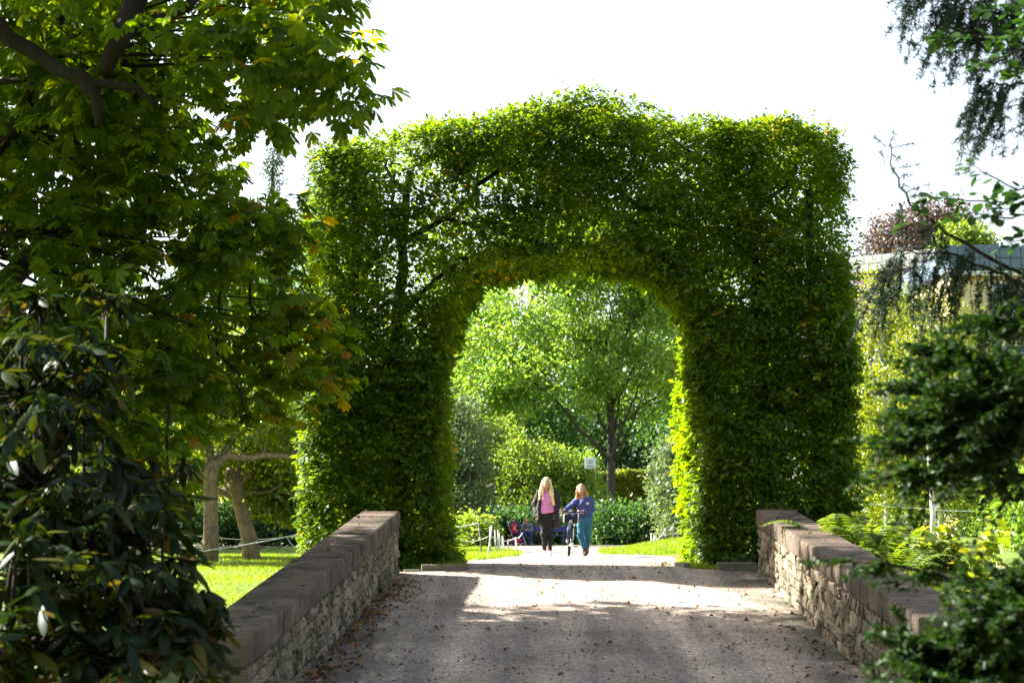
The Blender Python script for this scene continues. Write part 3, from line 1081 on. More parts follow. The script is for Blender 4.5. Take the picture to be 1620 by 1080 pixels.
o = link('grass', np_mesh('grass', V.reshape(-1, 3), np.arange(ng * 3).reshape(-1, 3), np.repeat(gr, 3)), G['grass'])
tag(o, 'short green grass blades on the lawn and verges', 'grass', None, 'stuff')

# ------------------------------------------------------------------ fallen leaves on the path and wall tops
rg = np.random.default_rng(9)
lx, ly = [], []
for k in range(1400):
    y = 12.8 + 16 * rg.random() ** 1.4
    r = rg.random()
    if r < 0.52:
        x = float(path_l(y)) + 0.04 + abs(rg.normal()) * 0.30
        y = 12.8 + 11.5 * rg.random() ** 1.1
        x = float(path_l(y)) + 0.04 + abs(rg.normal()) * 0.22
    elif r < 0.68:
        x = float(path_r(y)) - 0.05 - abs(rg.normal()) * 0.35
    else:
        x = rg.uniform(-1.9, 3.3)
    lx.append(x)
    ly.append(y)
lx, ly = np.array(lx), np.array(ly)
lp = np.stack([lx, ly, ground_z(lx, ly) + 0.042], -1)
gx_, gy_ = rg.uniform(-9, -3, 160), rg.uniform(28, 50, 160)
lp = np.concatenate([lp, np.stack([gx_, gy_, ground_z(gx_, gy_) + 0.06], -1)])
wl2 = []
for k in range(60):
    t = rg.random()
    if k < 34:
        wl2.append((-2.2 + 0.54 * t - rg.uniform(0.05, 0.5), 14.4 + 10.7 * t, -0.34 + 1.185 * t + 0.016))
    else:
        wl2.append((3.46 + 0.14 * t + rg.uniform(0.05, 0.5), 14.6 + 10.5 * t, -0.19 + 1.055 * t + 0.016))
lp = np.concatenate([lp, np.array(wl2)])
n = len(lp)
a = rg.uniform(0, 2 * math.pi, n)
ax = np.stack([np.cos(a), np.sin(a), rg.normal(size=n) * 0.2], -1)
nr = np.stack([rg.normal(size=n) * 0.35, rg.normal(size=n) * 0.35, np.ones(n)], -1)
s = 0.03 + 0.075 * rg.random(n) ** 1.8
o = leaf_mesh('fallen_leaves', lp, ax, nr, s, s * 0.6, (T_LEAF[0] * np.array([1, 1, 3.0]), T_LEAF[1]), G['litter'], None, rg.random(n))
tag(o, 'brown fallen leaves scattered over the gravel and along the walls', 'leaves', None, 'stuff')
# loose grit
n = 2600
y = 12.6 + 14 * rg.random(n) ** 1.3
x = path_l(y) + (path_r(y) - path_l(y)) * rg.random(n)
p = np.stack([x, y, ground_z(x, y) + 0.034], -1)
s = 0.005 + 0.011 * rg.random(n) ** 3
oct_v = np.array([[1, 0, 0], [-1, 0, 0], [0, 1, 0], [0, -1, 0], [0, 0, 0.8], [0, 0, -0.8]], float)
oct_f = np.array([[0, 2, 4], [2, 1, 4], [1, 3, 4], [3, 0, 4], [2, 0, 5], [1, 2, 5], [3, 1, 5], [0, 3, 5]])
V = p[:, None] + oct_v[None] * s[:, None, None] * (0.7 + 0.6 * rg.random((n, 6, 1)))
o = link('grit', np_mesh('grit', V.reshape(-1, 3), (oct_f[None] + (np.arange(n) * 6)[:, None, None]).reshape(-1, 3)), M['stone'])
tag(o, 'loose small stones lying on the gravel path', 'grit', None, 'stuff')

# ------------------------------------------------------------------ horse chestnut on the left


def compound(rg, pos, ax, size, big=True):
    """palmate leaves: five to seven leaflets spread from the end of each stalk"""
    n = len(pos)
    ax = nrm(ax)
    up = np.array([0, 0, 1.0]) + rg.normal(size=(n, 3)) * 0.35
    nr = nrm(up - (up * ax).sum(1, keepdims=True) * ax)
    b = np.cross(nr, ax)
    ang = np.radians([-105, -66, -33, 0, 33, 66, 105] if big else [-95, -48, 0, 48, 95])
    sc = np.array([0.55, 0.8, 0.95, 1.0, 0.95, 0.8, 0.55] if big else [0.65, 0.95, 1.05, 0.95, 0.65])
    P_, A_, N_, L_ = [], [], [], []
    dr = rg.uniform(0.15, 0.75, n)[:, None]
    for a, s in zip(ang, sc):
        a2 = a + rg.normal(size=n) * 0.10
        d = ax * np.cos(a2)[:, None] + b * np.sin(a2)[:, None]
        d = nrm(d) - nr * dr * 0.55 + np.array([0, 0, -0.22])
        P_.append(pos)
        A_.append(nrm(d))
        N_.append(nr + ax * 0.2 + rg.normal(size=(n, 3)) * 0.12)
        L_.append(size * s * (0.9 + 0.2 * rg.random(n)))
    k = len(ang)
    return np.concatenate(P_), np.concatenate(A_), np.concatenate(N_), np.concatenate(L_), k


def chestnut():
    rg = np.random.default_rng(21)
    base = np.array([-6.6, 17.0, float(ground_z(-6.6, 17.0))])
    root = thing('chestnut_tree', 'large horse chestnut with drooping palmate leaves filling the upper left', 'tree', base)
    # leaf clusters in view (where the photo shows them, at their own distances)
    vis = [lobe(330, 60, 14.5, 210, 1.6, 110), lobe(480, 70, 13.8, 120, 1.0, 95), lobe(540, 110, 13.6, 62, 0.7, 70), lobe(420, 150, 14.2, 110, 1.0, 60), lobe(545, 178, 13.6, 36, 0.4, 26), lobe(110, 120, 15.5, 180, 2.0, 150), lobe(250, 220, 16.0, 150, 1.6, 90),
           lobe(90, 330, 16.5, 170, 2.0, 150), lobe(270, 350, 17.0, 150, 1.5, 110), lobe(410, 360, 18.0, 90, 1.2, 80), lobe(470, 340, 18.5, 50, 0.7, 60), lobe(350, 490, 17.5, 150, 1.4, 120), lobe(470, 500, 18.3, 75, 0.8, 110), lobe(505, 580, 18.5, 45, 0.6, 65),
           lobe(160, 520, 16.0, 170, 1.6, 120), lobe(310, 620, 17.0, 120, 1.2, 70), lobe(440, 610, 17.8, 70, 0.8, 60), lobe(180, 660, 15.5, 110, 1.0, 60), lobe(40, 560, 15.0, 110, 1.5, 120), lobe(260, 700, 15.5, 60, 0.5, 40), lobe(150, 30, 14.5, 160, 1.5, 60)]
    tips = sample_lobes(rg, vis, 900, 1.4)
    tx = tips[:, 0] / tips[:, 1] * FPX + 810
    ty = 845 - (tips[:, 2] - EYE) / tips[:, 1] * FPX
    front = (tips[:, 1] < 14.4) & (((np.abs(ty - (40 + 0.62 * tx)) < 45) & (tx < 260)) | ((tx > 150) & (tx < 260) & (ty < 110)))
    tips = tips[~(front & (rg.random(len(tips)) < 0.8))]
    # crown above and to the left of the picture
    hid = [(-5.0, 17.5, 7.6, 3.6, 4.4, 2.0), (-8.5, 19.0, 7.0, 3.4, 4.6, 2.8), (-6.5, 17.0, 10.0, 3.8, 4.2, 1.8), (-3.2, 15.0, 6.9, 1.9, 2.6, 1.0), (-9.5, 17.5, 4.0, 2.6, 4.0, 2.2), (-7.0, 21.5, 5.5, 2.6, 2.4, 2.6), (-4.2, 20.5, 6.8, 2.4, 2.6, 1.3), (-11, 20.5, 8.0, 2.4, 3.4, 3.0), (-5.6, 23.2, 5.6, 1.9, 2.0, 1.6), (-8.2, 24.2, 7.4, 2.2, 2.2, 2.0), (-11, 25.5, 9.2, 2.2, 2.4, 2.0), (-3.8, 22.4, 4.0, 1.0, 1.4, 0.8), (-8.2, 16.5, 6.5, 2.0, 2.6, 3.0), (-7.4, 14.5, 4.5, 1.4, 2.0, 2.6)]
    tips2 = sample_lobes(rg, hid, 2400, 1.2)
    # keep the sun lane between this crown and the hedge open
    def lane(t):
        return t[:, 1] + t[:, 0] * 0.40 < 23.1 + 0.5 * (VN(t, 1.3) - 0.5)
    tips = tips[lane(tips)]
    tips2 = tips2[lane(tips2)]
    ends = [np.array(l[:3]) - base for l in hid]
    woody('trunk', root, M['bark'], (0, 0, 0), 3.2, 0.34, ends, np.concatenate([tips, tips2]) - base, rg, 420, twig_r=0.012, lean=(0.3, -0.3))
    # the two heavy limbs seen against the sky at the top left
    def limb(pts, r0, r1):
        P_ = [np.array(at(*p)) - base for p in pts]
        o = []
        for a, c in zip(P_[:-1], P_[1:]):
            for t in (0, 0.33, 0.66):
                o.append(a + (c - a) * t + rg.normal(size=3) * 0.012)
        o.append(P_[-1])
        MB().tube(o, list(np.linspace(r0, r1, len(o))), 9).build('limb', M['bark'], root, smooth=True)
    limb([(-60, -10, 14.3), (20, 62, 14.2), (90, 110, 14.1), (140, 135, 14.0), (215, 138, 14.0), (250, 170, 14.0)], 0.085, 0.02)
    limb([(120, 120, 14.05), (150, 150, 14.0), (157, 200, 14.05)], 0.08, 0.03)
    limb([(240, -60, 14.1), (215, 0, 14.05), (185, 70, 14.0), (165, 120, 14.1)], 0.125, 0.06)
    limb([(210, 48, 14.05), (262, 30, 14.1), (310, -5, 14.2)], 0.055, 0.045)
    limb([(0, 130, 15.2), (70, 122, 15.0)], 0.03, 0.025)
    limb([(255, 45, 14.8), (262, 75, 14.7), (275, 85, 14.6)], 0.02, 0.008)
    limb([(115, 35, 14.6), (160, 58, 14.6)], 0.03, 0.03)
    for pts in ([(340, 380, 17), (352, 450, 17), (340, 520, 17), (345, 560, 17)], [(380, 330, 17.8), (440, 380, 17.9), (480, 420, 18.2), (500, 480, 18.3)], [(270, 640, 15.4), (262, 700, 15.3), (268, 790, 15.2)], [(400, 420, 17.6), (395, 480, 17.6), (420, 520, 17.7)], [(345, 560, 17), (375, 590, 17), (385, 640, 17)]):
        limb(pts, 0.018, 0.007)

    def leaves(tips, per, size, big, tmpl, name):
        n = len(tips) * per
        c = np.repeat(tips, per, 0)
        a = rg.uniform(0, 2 * math.pi, n)
        d = np.stack([np.cos(a), np.sin(a), rg.normal(size=n) * 0.35 - 0.15], -1)
        pos = c + d * rg.uniform(0.06, 0.24, n)[:, None] + rg.normal(size=(n, 3)) * 0.03
        ok = lane(pos)
        pos, d = pos[ok], d[ok]
        n = len(pos)
        sz = size * rg.uniform(0.7, 1.2, n)
        p, ax, nr, L_, k = compound(rg, pos, d, sz, big)
        px = pos[:, 0] / pos[:, 1] * FPX + 810
        # the outer, lower right sprays have begun to turn brown
        brown = sstep(400, 540, px) * (pos[:, 1] > 17) * 0.26
        hue = 0.75 * rg.random(n) + 0.12 * rg.random(n)
        turn = rg.random(n) < brown + 0.025
        hue = np.where(turn, 0.86 + 0.14 * rg.random(n), np.minimum(hue, 0.86))
        leaf_mesh(name, p - base, ax, nr, L_, L_ * 0.34, tmpl, G['chestnut'], root, np.tile(hue, k))
    leaves(tips, 6, 0.155, True, T_CHEST, 'leaves')
    leaves(tips2, 6, 0.22, False, T_DIAMOND, 'crown')


chestnut()


# ------------------------------------------------------------------ rhododendron in the left foreground
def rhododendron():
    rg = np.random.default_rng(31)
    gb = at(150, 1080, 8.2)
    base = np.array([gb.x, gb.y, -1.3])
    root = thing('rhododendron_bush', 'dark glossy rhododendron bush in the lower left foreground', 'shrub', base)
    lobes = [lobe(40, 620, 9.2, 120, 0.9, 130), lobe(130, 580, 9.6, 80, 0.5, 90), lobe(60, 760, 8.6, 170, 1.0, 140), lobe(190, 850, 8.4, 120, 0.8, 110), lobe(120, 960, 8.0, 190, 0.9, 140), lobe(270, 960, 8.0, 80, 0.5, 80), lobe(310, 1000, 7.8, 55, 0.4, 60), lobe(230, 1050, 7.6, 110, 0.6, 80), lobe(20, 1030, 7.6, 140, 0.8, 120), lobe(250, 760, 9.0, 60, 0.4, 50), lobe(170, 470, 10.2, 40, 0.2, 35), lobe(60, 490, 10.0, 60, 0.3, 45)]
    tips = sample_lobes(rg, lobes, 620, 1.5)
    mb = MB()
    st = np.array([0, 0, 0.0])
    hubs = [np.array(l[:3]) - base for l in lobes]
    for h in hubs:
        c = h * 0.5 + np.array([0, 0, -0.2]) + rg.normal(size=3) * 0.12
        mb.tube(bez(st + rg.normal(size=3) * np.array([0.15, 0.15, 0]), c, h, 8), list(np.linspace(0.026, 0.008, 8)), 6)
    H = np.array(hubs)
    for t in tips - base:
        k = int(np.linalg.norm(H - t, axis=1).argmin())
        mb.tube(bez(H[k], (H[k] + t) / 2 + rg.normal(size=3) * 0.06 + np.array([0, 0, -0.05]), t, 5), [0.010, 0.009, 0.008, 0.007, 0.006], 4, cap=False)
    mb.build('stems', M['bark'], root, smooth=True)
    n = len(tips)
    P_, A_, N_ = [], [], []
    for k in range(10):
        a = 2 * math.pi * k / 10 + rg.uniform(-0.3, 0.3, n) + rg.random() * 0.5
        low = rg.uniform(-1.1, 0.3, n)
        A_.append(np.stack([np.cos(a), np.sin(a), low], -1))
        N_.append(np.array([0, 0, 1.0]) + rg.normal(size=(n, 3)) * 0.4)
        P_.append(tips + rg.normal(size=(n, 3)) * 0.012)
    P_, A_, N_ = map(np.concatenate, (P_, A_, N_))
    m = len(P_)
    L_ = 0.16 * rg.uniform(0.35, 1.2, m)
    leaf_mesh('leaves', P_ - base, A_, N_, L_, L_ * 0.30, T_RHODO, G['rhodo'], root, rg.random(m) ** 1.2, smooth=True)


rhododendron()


# ------------------------------------------------------------------ dark evergreen on the right, close to the camera
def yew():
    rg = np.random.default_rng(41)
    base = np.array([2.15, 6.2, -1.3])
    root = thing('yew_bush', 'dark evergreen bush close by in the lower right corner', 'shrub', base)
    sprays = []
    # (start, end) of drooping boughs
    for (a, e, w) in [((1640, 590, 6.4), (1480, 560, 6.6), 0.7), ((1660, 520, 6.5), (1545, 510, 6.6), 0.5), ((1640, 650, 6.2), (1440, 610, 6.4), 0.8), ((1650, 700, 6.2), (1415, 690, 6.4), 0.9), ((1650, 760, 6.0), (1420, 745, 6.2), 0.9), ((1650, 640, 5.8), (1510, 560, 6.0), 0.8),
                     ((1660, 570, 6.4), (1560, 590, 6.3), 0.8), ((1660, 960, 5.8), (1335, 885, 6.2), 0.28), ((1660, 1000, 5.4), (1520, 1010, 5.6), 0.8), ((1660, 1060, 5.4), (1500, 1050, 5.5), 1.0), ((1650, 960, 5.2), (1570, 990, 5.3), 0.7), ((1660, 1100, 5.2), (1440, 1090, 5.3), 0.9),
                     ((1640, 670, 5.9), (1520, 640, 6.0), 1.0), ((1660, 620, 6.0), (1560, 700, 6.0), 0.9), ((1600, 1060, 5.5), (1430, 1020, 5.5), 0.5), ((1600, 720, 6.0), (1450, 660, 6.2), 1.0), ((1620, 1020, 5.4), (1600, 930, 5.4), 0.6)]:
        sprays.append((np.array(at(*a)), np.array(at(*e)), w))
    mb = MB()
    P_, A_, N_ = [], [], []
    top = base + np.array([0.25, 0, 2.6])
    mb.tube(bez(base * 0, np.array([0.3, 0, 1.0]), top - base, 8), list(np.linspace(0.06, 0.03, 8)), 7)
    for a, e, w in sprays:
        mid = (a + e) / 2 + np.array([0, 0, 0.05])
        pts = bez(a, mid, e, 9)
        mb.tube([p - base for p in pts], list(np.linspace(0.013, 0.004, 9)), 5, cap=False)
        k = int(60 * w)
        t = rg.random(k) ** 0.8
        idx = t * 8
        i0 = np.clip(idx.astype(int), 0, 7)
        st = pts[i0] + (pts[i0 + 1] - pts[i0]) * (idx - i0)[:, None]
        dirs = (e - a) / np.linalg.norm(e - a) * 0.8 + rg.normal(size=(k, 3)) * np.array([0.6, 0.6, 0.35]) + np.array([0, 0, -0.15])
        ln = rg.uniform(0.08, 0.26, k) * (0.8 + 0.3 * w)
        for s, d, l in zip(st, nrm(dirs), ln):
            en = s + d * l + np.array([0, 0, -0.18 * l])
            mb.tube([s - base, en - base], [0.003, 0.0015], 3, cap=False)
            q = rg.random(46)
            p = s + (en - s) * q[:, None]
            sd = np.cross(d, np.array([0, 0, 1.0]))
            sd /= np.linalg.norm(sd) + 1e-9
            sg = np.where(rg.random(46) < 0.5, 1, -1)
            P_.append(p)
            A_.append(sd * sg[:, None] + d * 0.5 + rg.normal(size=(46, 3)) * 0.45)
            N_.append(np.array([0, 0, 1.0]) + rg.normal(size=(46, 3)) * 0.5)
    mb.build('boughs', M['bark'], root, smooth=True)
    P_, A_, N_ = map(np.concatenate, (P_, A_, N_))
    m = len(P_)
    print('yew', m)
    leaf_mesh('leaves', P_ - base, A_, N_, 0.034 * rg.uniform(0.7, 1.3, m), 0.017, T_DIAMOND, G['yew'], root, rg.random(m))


yew()


# ------------------------------------------------------------------ weeping cedar on the right
def cedar():
    rg = np.random.default_rng(51)
    base = np.array([5.4, 10.6, -1.3])
    root = thing('weeping_cedar', 'weeping cedar with hanging needle sprays at the right edge', 'tree', base)
    wood = MB()
    def loc(p):
        return np.array(at(*p))
    boughs = [[(1700, 470, 10.3), (1590, 420, 10.1), (1500, 370, 10.0), (1440, 322, 9.9), (1412, 268, 9.9), (1408, 225, 9.9)],
              [(1700, 460, 10.3), (1620, 445, 10.1), (1560, 425, 10.0), (1500, 400, 10.0), (1440, 400, 10.0), (1400, 420, 10.0)],
              [(1700, -40, 10.4), (1600, -20, 10.2), (1520, -25, 10.0), (1450, -30, 9.9)],
              [(1700, 60, 10.5), (1620, 30, 10.3), (1560, 20, 10.1), (1510, 10, 10.0)],
              [(1700, 120, 10.2), (1640, 130, 10.0), (1600, 135, 9.9), (1560, 130, 9.8)],
              [(1720, 420, 10.6), (1660, 430, 10.4), (1610, 440, 10.3)]]
    wood.tube(bez(base * 0, np.array([0.1, 0, 3]), np.array([-0.3, 0.1, 7.2]), 12), list(np.linspace(0.13, 0.05, 12)), 9)
    strands = []
    cnt = [26, 60, 46, 40, 30, 30]
    for bi, bo in enumerate(boughs):
        pts = [loc(p) for p in bo]
        path_ = []
        for a, c in zip(pts[:-1], pts[1:]):
            for t in (0, 0.25, 0.5, 0.75):
                path_.append(a + (c - a) * t + rg.normal(size=3) * 0.006)
        path_.append(pts[-1])
        path_ = np.array(path_)
        r = np.linspace(0.014, 0.003, len(path_))
        wood.tube([p - base for p in path_], list(r), 6)
        up = np.array([-0.3, 0.1, 7.2]) + base
        tpt = np.array([base[0] + 0.0, base[1], path_[0][2] + 0.1])
        wood.tube([tpt - base, path_[0] - base], [0.04, 0.022], 6)
        for k in range(cnt[bi]):
            q = rg.integers(2, len(path_)) if bi > 1 else 2 + int((k + 0.5) / cnt[bi] * (len(path_) - 2))
            s = path_[q] + rg.normal(size=3) * 0.02
            if bi == 0 and q > len(path_) - 9:
                # the thin leader: short stiff side twigs
                d = nrm(np.array([rg.normal(), rg.normal() * 0.5, rg.normal() * 0.25]))
                strands.append((s, s + d * rg.uniform(0.08, 0.24), 0.25, 0))
                continue
            d = np.array([(-0.35 if bi > 1 else -0.10) + rg.normal() * 0.2, rg.normal() * 0.3, -1.0])
            L_ = rg.uniform(0.25, 0.66) if bi > 1 else rg.uniform(0.30, 0.72)
            strands.append((s, s + nrm(d) * L_, 1.0, 1))
            for _ in range(2 if bi > 1 else 1):
                s2 = s + nrm(d) * L_ * rg.uniform(0.05, 0.6)
                d2 = d + rg.normal(size=3) * (0.45 if bi > 1 else 0.22)
                strands.append((s2, s2 + nrm(d2) * L_ * rg.uniform(0.3, 0.6), 1.0, 1))
    P_, A_, N_ = [], [], []
    for s, e, dens, hang in strands:
        mid = (s + e) / 2 + rg.normal(size=3) * 0.02 + np.array([-0.02, 0, 0.03]) * hang
        c = bez(s, mid, e, 7)
        wood.tube([p - base for p in c], list(np.linspace(0.0035, 0.0012, 7)), 3, cap=False)
        L_ = np.linalg.norm(e - s)
        nt = max(3, int(L_ / 0.022 * dens))
        t = np.sort(rg.random(nt)) * 0.9
        cen = bez(s, mid, e, 40)[(t * 39).astype(int)]
        per = 6
        pc = np.repeat(cen, per, 0)
        d = nrm(rg.normal(size=(len(pc), 3)) + nrm(e - s) * 0.5)
        P_.append(pc)
        A_.append(d)
        N_.append(rg.normal(size=(len(pc), 3)))
    wood.build('branches', M['bark'], root, smooth=True)
    P_, A_, N_ = map(np.concatenate, (P_, A_, N_))
    m = len(P_)
    print('cedar needles', m)
    leaf_mesh('needles', P_ - base, A_, N_, 0.034 * rg.uniform(0.6, 1.2, m), 0.0062, T_DIAMOND, G['cedar'], root, rg.random(m))


cedar()


# ------------------------------------------------------------------ broadleaf bough reaching in from the right
def katsura():
    rg = np.random.default_rng(61)
    base = np.array([4.9, 9.0, -1.3])
    root = thing('round_leaved_tree', 'boughs of dark round leaves reaching in at the right edge', 'tree', base)
    wood = MB()
    wood.tube(bez(base * 0, np.array([0.1, 0, 2.5]), np.array([-0.1, 0, 5.6]), 10), list(np.linspace(0.09, 0.035, 10)), 8)
    P_, A_, N_ = [], [], []
    runs = [([(1660, 290, 8.8), (1600, 320, 8.7), (1540, 318, 8.6), (1480, 312, 8.6), (1445, 310, 8.6)], 46), ([(1660, 290, 8.8), (1610, 300, 8.7), (1560, 275, 8.6), (1535, 258, 8.6)], 30), ([(1660, 330, 8.7), (1590, 345, 8.6), (1530, 335, 8.5), (1500, 345, 8.5)], 34), ([(1660, 310, 8.7), (1610, 325, 8.6), (1575, 335, 8.6)], 26), ([(1660, 350, 8.6), (1625, 375, 8.5), (1590, 390, 8.5)], 16),
            ([(1660, 20, 8.8), (1590, 55, 8.6), (1530, 58, 8.5), (1482, 60, 8.5)], 46), ([(1660, 0, 8.8), (1600, 20, 8.6), (1560, 15, 8.6)], 40), ([(1660, 60, 8.8), (1600, 85, 8.6), (1560, 100, 8.5), (1545, 105, 8.5)], 36), ([(1660, 100, 8.7), (1630, 110, 8.6), (1600, 120, 8.6)], 26), ([(1420, 365, 8.7), (1450, 352, 8.7), (1480, 345, 8.6)], 9), ([(1660, 30, 8.4), (1620, 45, 8.3), (1580, 70, 8.3)], 30)]
    for pts, n in runs:
        p = [np.array(at(*q)) for q in pts]
        path_ = []
        for a, c in zip(p[:-1], p[1:]):
            for t in np.linspace(0, 1, 7)[:-1]:
                path_.append(a + (c - a) * t)
        path_.append(p[-1])
        path_ = np.array(path_) + rg.normal(size=(len(path_), 3)) * 0.003
        wood.tube([q - base for q in path_], list(np.linspace(0.007, 0.0018, len(path_))), 5, cap=False)
        if pts[0][0] > 1600:
            wood.tube([np.array([0.0, 0, path_[0][2] - base[2] - 0.25]), path_[0] - base], [0.015, 0.007], 5)
        for k in range(n):
            i0 = rg.integers(1, len(path_))
            s = path_[i0]
            side = rg.choice([-1, 1])
            d = nrm(np.array([-0.5 + rg.normal() * 0.4, side * 0.7 + rg.normal() * 0.3, rg.normal() * 0.35 + 0.05]))
            st = s + d * rg.uniform(0.01, 0.05)
            P_.append(st)
            A_.append(d + np.array([0, 0, -0.2]))
            N_.append(np.array([0, -0.35, 1.0]) + rg.normal(size=3) * 0.35)
    wood.build('branches', M['bark'], root, smooth=True)
    P_, A_, N_ = map(np.array, (P_, A_, N_))
    m = len(P_)
    L_ = 0.062 * rg.uniform(0.7, 1.2, m)
    leaf_mesh('leaves', P_ - base, A_, N_, L_, L_ * 0.86, T_ROUND, G['round'], root, rg.random(m))


katsura()


# ------------------------------------------------------------------ ferns and ground plants behind the right wall
def fern(label, px, py, d, size, nf, seed, group='ferns behind the right parapet'):
    rg = np.random.default_rng(seed)
    b = at(px, py, d)
    base = np.array([b.x, b.y, float(ground_z(b.x, b.y))])
    root = thing('fern', label, 'fern', base, 0, group)
    P_, A_, N_, L_ = [], [], [], []
    mb = MB()
    for k in range(nf):
        a = 2 * math.pi * k / nf + rg.normal() * 0.2
        out = np.array([math.cos(a), math.sin(a), 0])
        ln = size * rg.uniform(0.7, 1.15)
        c = bez([0, 0, 0], out * ln * 0.3 + np.array([0, 0, ln * 0.85]), out * ln * 0.75 + np.array([0, 0, ln * 0.62]), 22)
        mb.tube(c[::3], list(np.linspace(0.006, 0.0015, len(c[::3]))), 3, cap=False)
        tang = np.gradient(c, axis=0)
        sd = nrm(np.cross(tang, np.array([0, 0, 1.0]) + out * 0.2))
        for i in range(2, 22):
            w = math.sin(math.pi * min(1, (i / 21) ** 0.8)) * 0.9 + 0.12
            for s_ in (-1, 1):
                P_.append(c[i])
                A_.append(sd[i] * s_ + nrm(tang[i]) * 0.35 + np.array([0, 0, -0.15]))
                N_.append(np.cross(sd[i], tang[i]) * 10 + np.array([0, 0, 0.4]) + rg.normal(size=3) * 0.1)
                L_.append(0.17 * size * w)
    mb.build('stalks', G['fern'], root, rnd=0.2)
    P_, A_, N_, L_ = map(np.array, (P_, A_, N_, L_))
    leaf_mesh('fronds', P_, A_, N_, L_, 0.045 * size, T_LEAF, G['fern'], root, rg.random(len(P_)))


fern('tall sunlit fern rising beside the end of the right parapet', 1335, 880, 22.4, 1.35, 22, 1)
fern('sunlit fern at the back, left of the tall one', 1330, 868, 23.3, 1.15, 18, 2)
fern('sunlit fern leaning right beside the tall one', 1378, 880, 21.9, 1.2, 18, 5)
fern('shaded fern right of the tall sunlit ferns', 1412, 905, 20.6, 1.05, 17, 3)
fern('low fern beside the middle of the right parapet', 1440, 950, 18.6, 0.85, 14, 4)


def leafy_plant(label, px, py, d, h, r, n, L_, W_, mat, seed, group):
    rg = np.random.default_rng(seed)
    b = at(px, py, d)
    base = np.array([b.x, b.y, float(ground_z(b.x, b.y))])
    h = max(h, b.z - base[2])
    root = thing('leafy_plant', label, 'plant', base, 0, group)
    ns = 16
    mb = MB()
    P_, A_, N_ = [], [], []
    for k in range(ns):
        a = rg.uniform(0, 2 * math.pi)
        e = np.array([math.cos(a) * r * rg.random() ** 0.5, math.sin(a) * r * rg.random() ** 0.5, h * rg.uniform(0.55, 1.0)])
        c = bez([e[0] * 0.3, e[1] * 0.3, 0], [e[0] * 0.6, e[1] * 0.6, e[2] * 0.7], e, 8)
        mb.tube(c, list(np.linspace(0.008, 0.003, 8)), 4, cap=False)
        for _ in range(n // ns):
            q = c[rg.integers(2, 8)]
            d_ = np.array([rg.normal(), rg.normal(), rg.normal() * 0.4])
            P_.append(q)
            A_.append(d_)
            N_.append(np.array([0, 0, 1.0]) + rg.normal(size=3) * 0.5)
    mb.build('stems', G['fern'], root, rnd=0.1)
    P_, A_, N_ = map(np.array, (P_, A_, N_))
    s = rg.uniform(0.6, 1.2, len(P_))
    leaf_mesh('leaves', P_, A_, N_, L_ * s, W_ * s, T_LEAF, mat, root, rg.random(len(P_)))


g = 'leafy plants behind the right parapet'
leafy_plant('broad pale leaves catching the sun beyond the ferns', 1455, 850, 22.0, 0.9, 0.6, 260, 0.17, 0.12, G['lime'], 1, g)
leafy_plant('bright broad-leaved plant further right beyond the ferns', 1540, 845, 21.8, 0.9, 0.7, 280, 0.17, 0.12, G['lime'], 2, g)
leafy_plant('low broad-leaved plant close behind the right parapet top', 1450, 935, 19.0, 0.5, 0.5, 240, 0.11, 0.07, G['dark'], 3, g)
leafy_plant('green plant spilling towards the near end of the right parapet', 1510, 950, 17.0, 0.5, 0.5, 300, 0.09, 0.055, G['dark'], 4, g)
leafy_plant('bright leaves near the right edge at wall height', 1590, 880, 18.5, 0.7, 0.6, 300, 0.11, 0.07, G['lime'], 5, g)
leafy_plant('dark leafy plant at the right edge behind the yew', 1610, 960, 14.5, 0.6, 0.5, 320, 0.08, 0.05, G['dark'], 6, g)
leafy_plant('leafy plant between the ferns and the bright broad leaves', 1480, 895, 22.5, 0.6, 0.6, 300, 0.11, 0.075, G['fern'], 7, g)
leafy_plant('small weed clump at the foot of the sunlit right parapet', 1292, 975, 22.3, 0.16, 0.14, 90, 0.06, 0.04, G['fern'], 8, 'weeds at the foot of the walls')
leafy_plant('weed clump by the end of the right parapet', 1222, 915, 25.0, 0.30, 0.10, 70, 0.06, 0.04, G['fern'], 9, 'weeds at the foot of the walls')
leafy_plant('weeds at the foot of the left parapet', 598, 950, 23.0, 0.16, 0.16, 90, 0.06, 0.03, G['fern'], 10, 'weeds at the foot of the walls')
leafy_plant('ivy sprig leaning over the left parapet from the lawn', 478, 868, 21.0, 0.9, 0.22, 110, 0.10, 0.07, G['dark'], 11, g)
leafy_plant('moss and young shoots on the outer edge of left parapet', 560, 838, 22.8, 0.9, 0.16, 160, 0.05, 0.03, G['lime'], 12, g)
leafy_plant('pale flowering ground cover below the right hedge pillar', 1165, 885, 26.2, 0.25, 0.32, 280, 0.06, 0.045, G['silver'], 13, g)

# ------------------------------------------------------------------ trees and shrubs beyond


def gnd(px, d):
    x = (px - 810) / FPX * d
    return (x, d, float(ground_z(x, d)))


def shrub(label, px, d, top, wpx, mat, seed, n=420, per=22, L=0.10, W=0.06, dep=1.6, name='shrub', group='shrubs beyond the arch', spread=0.16, extra=()):
    """bush from the ground up to photo row `top`"""
    b = gnd(px, d)
    zt = at(px, top, d).z
    h = zt - b[2]
    r = wpx * d / FPX
    x, y, z = b
    lobes = [(x, y, z + h * 0.45, r, dep, h * 0.46), (x - r * 0.45, y, z + h * 0.62, r * 0.6, dep * 0.8, h * 0.36), (x + r * 0.45, y - 0.2, z + h * 0.52, r * 0.6, dep * 0.8, h * 0.42), (x + r * 0.1, y, z + h * 0.25, r * 1.0, dep, h * 0.25)] + list(extra)
    return tree(name, label, 'shrub', b, h * 0.3, min(0.07, 0.03 * h), lobes, n, per, spread, L, W, mat, M['bark'], seed, group, limbs=9, twigs=50)


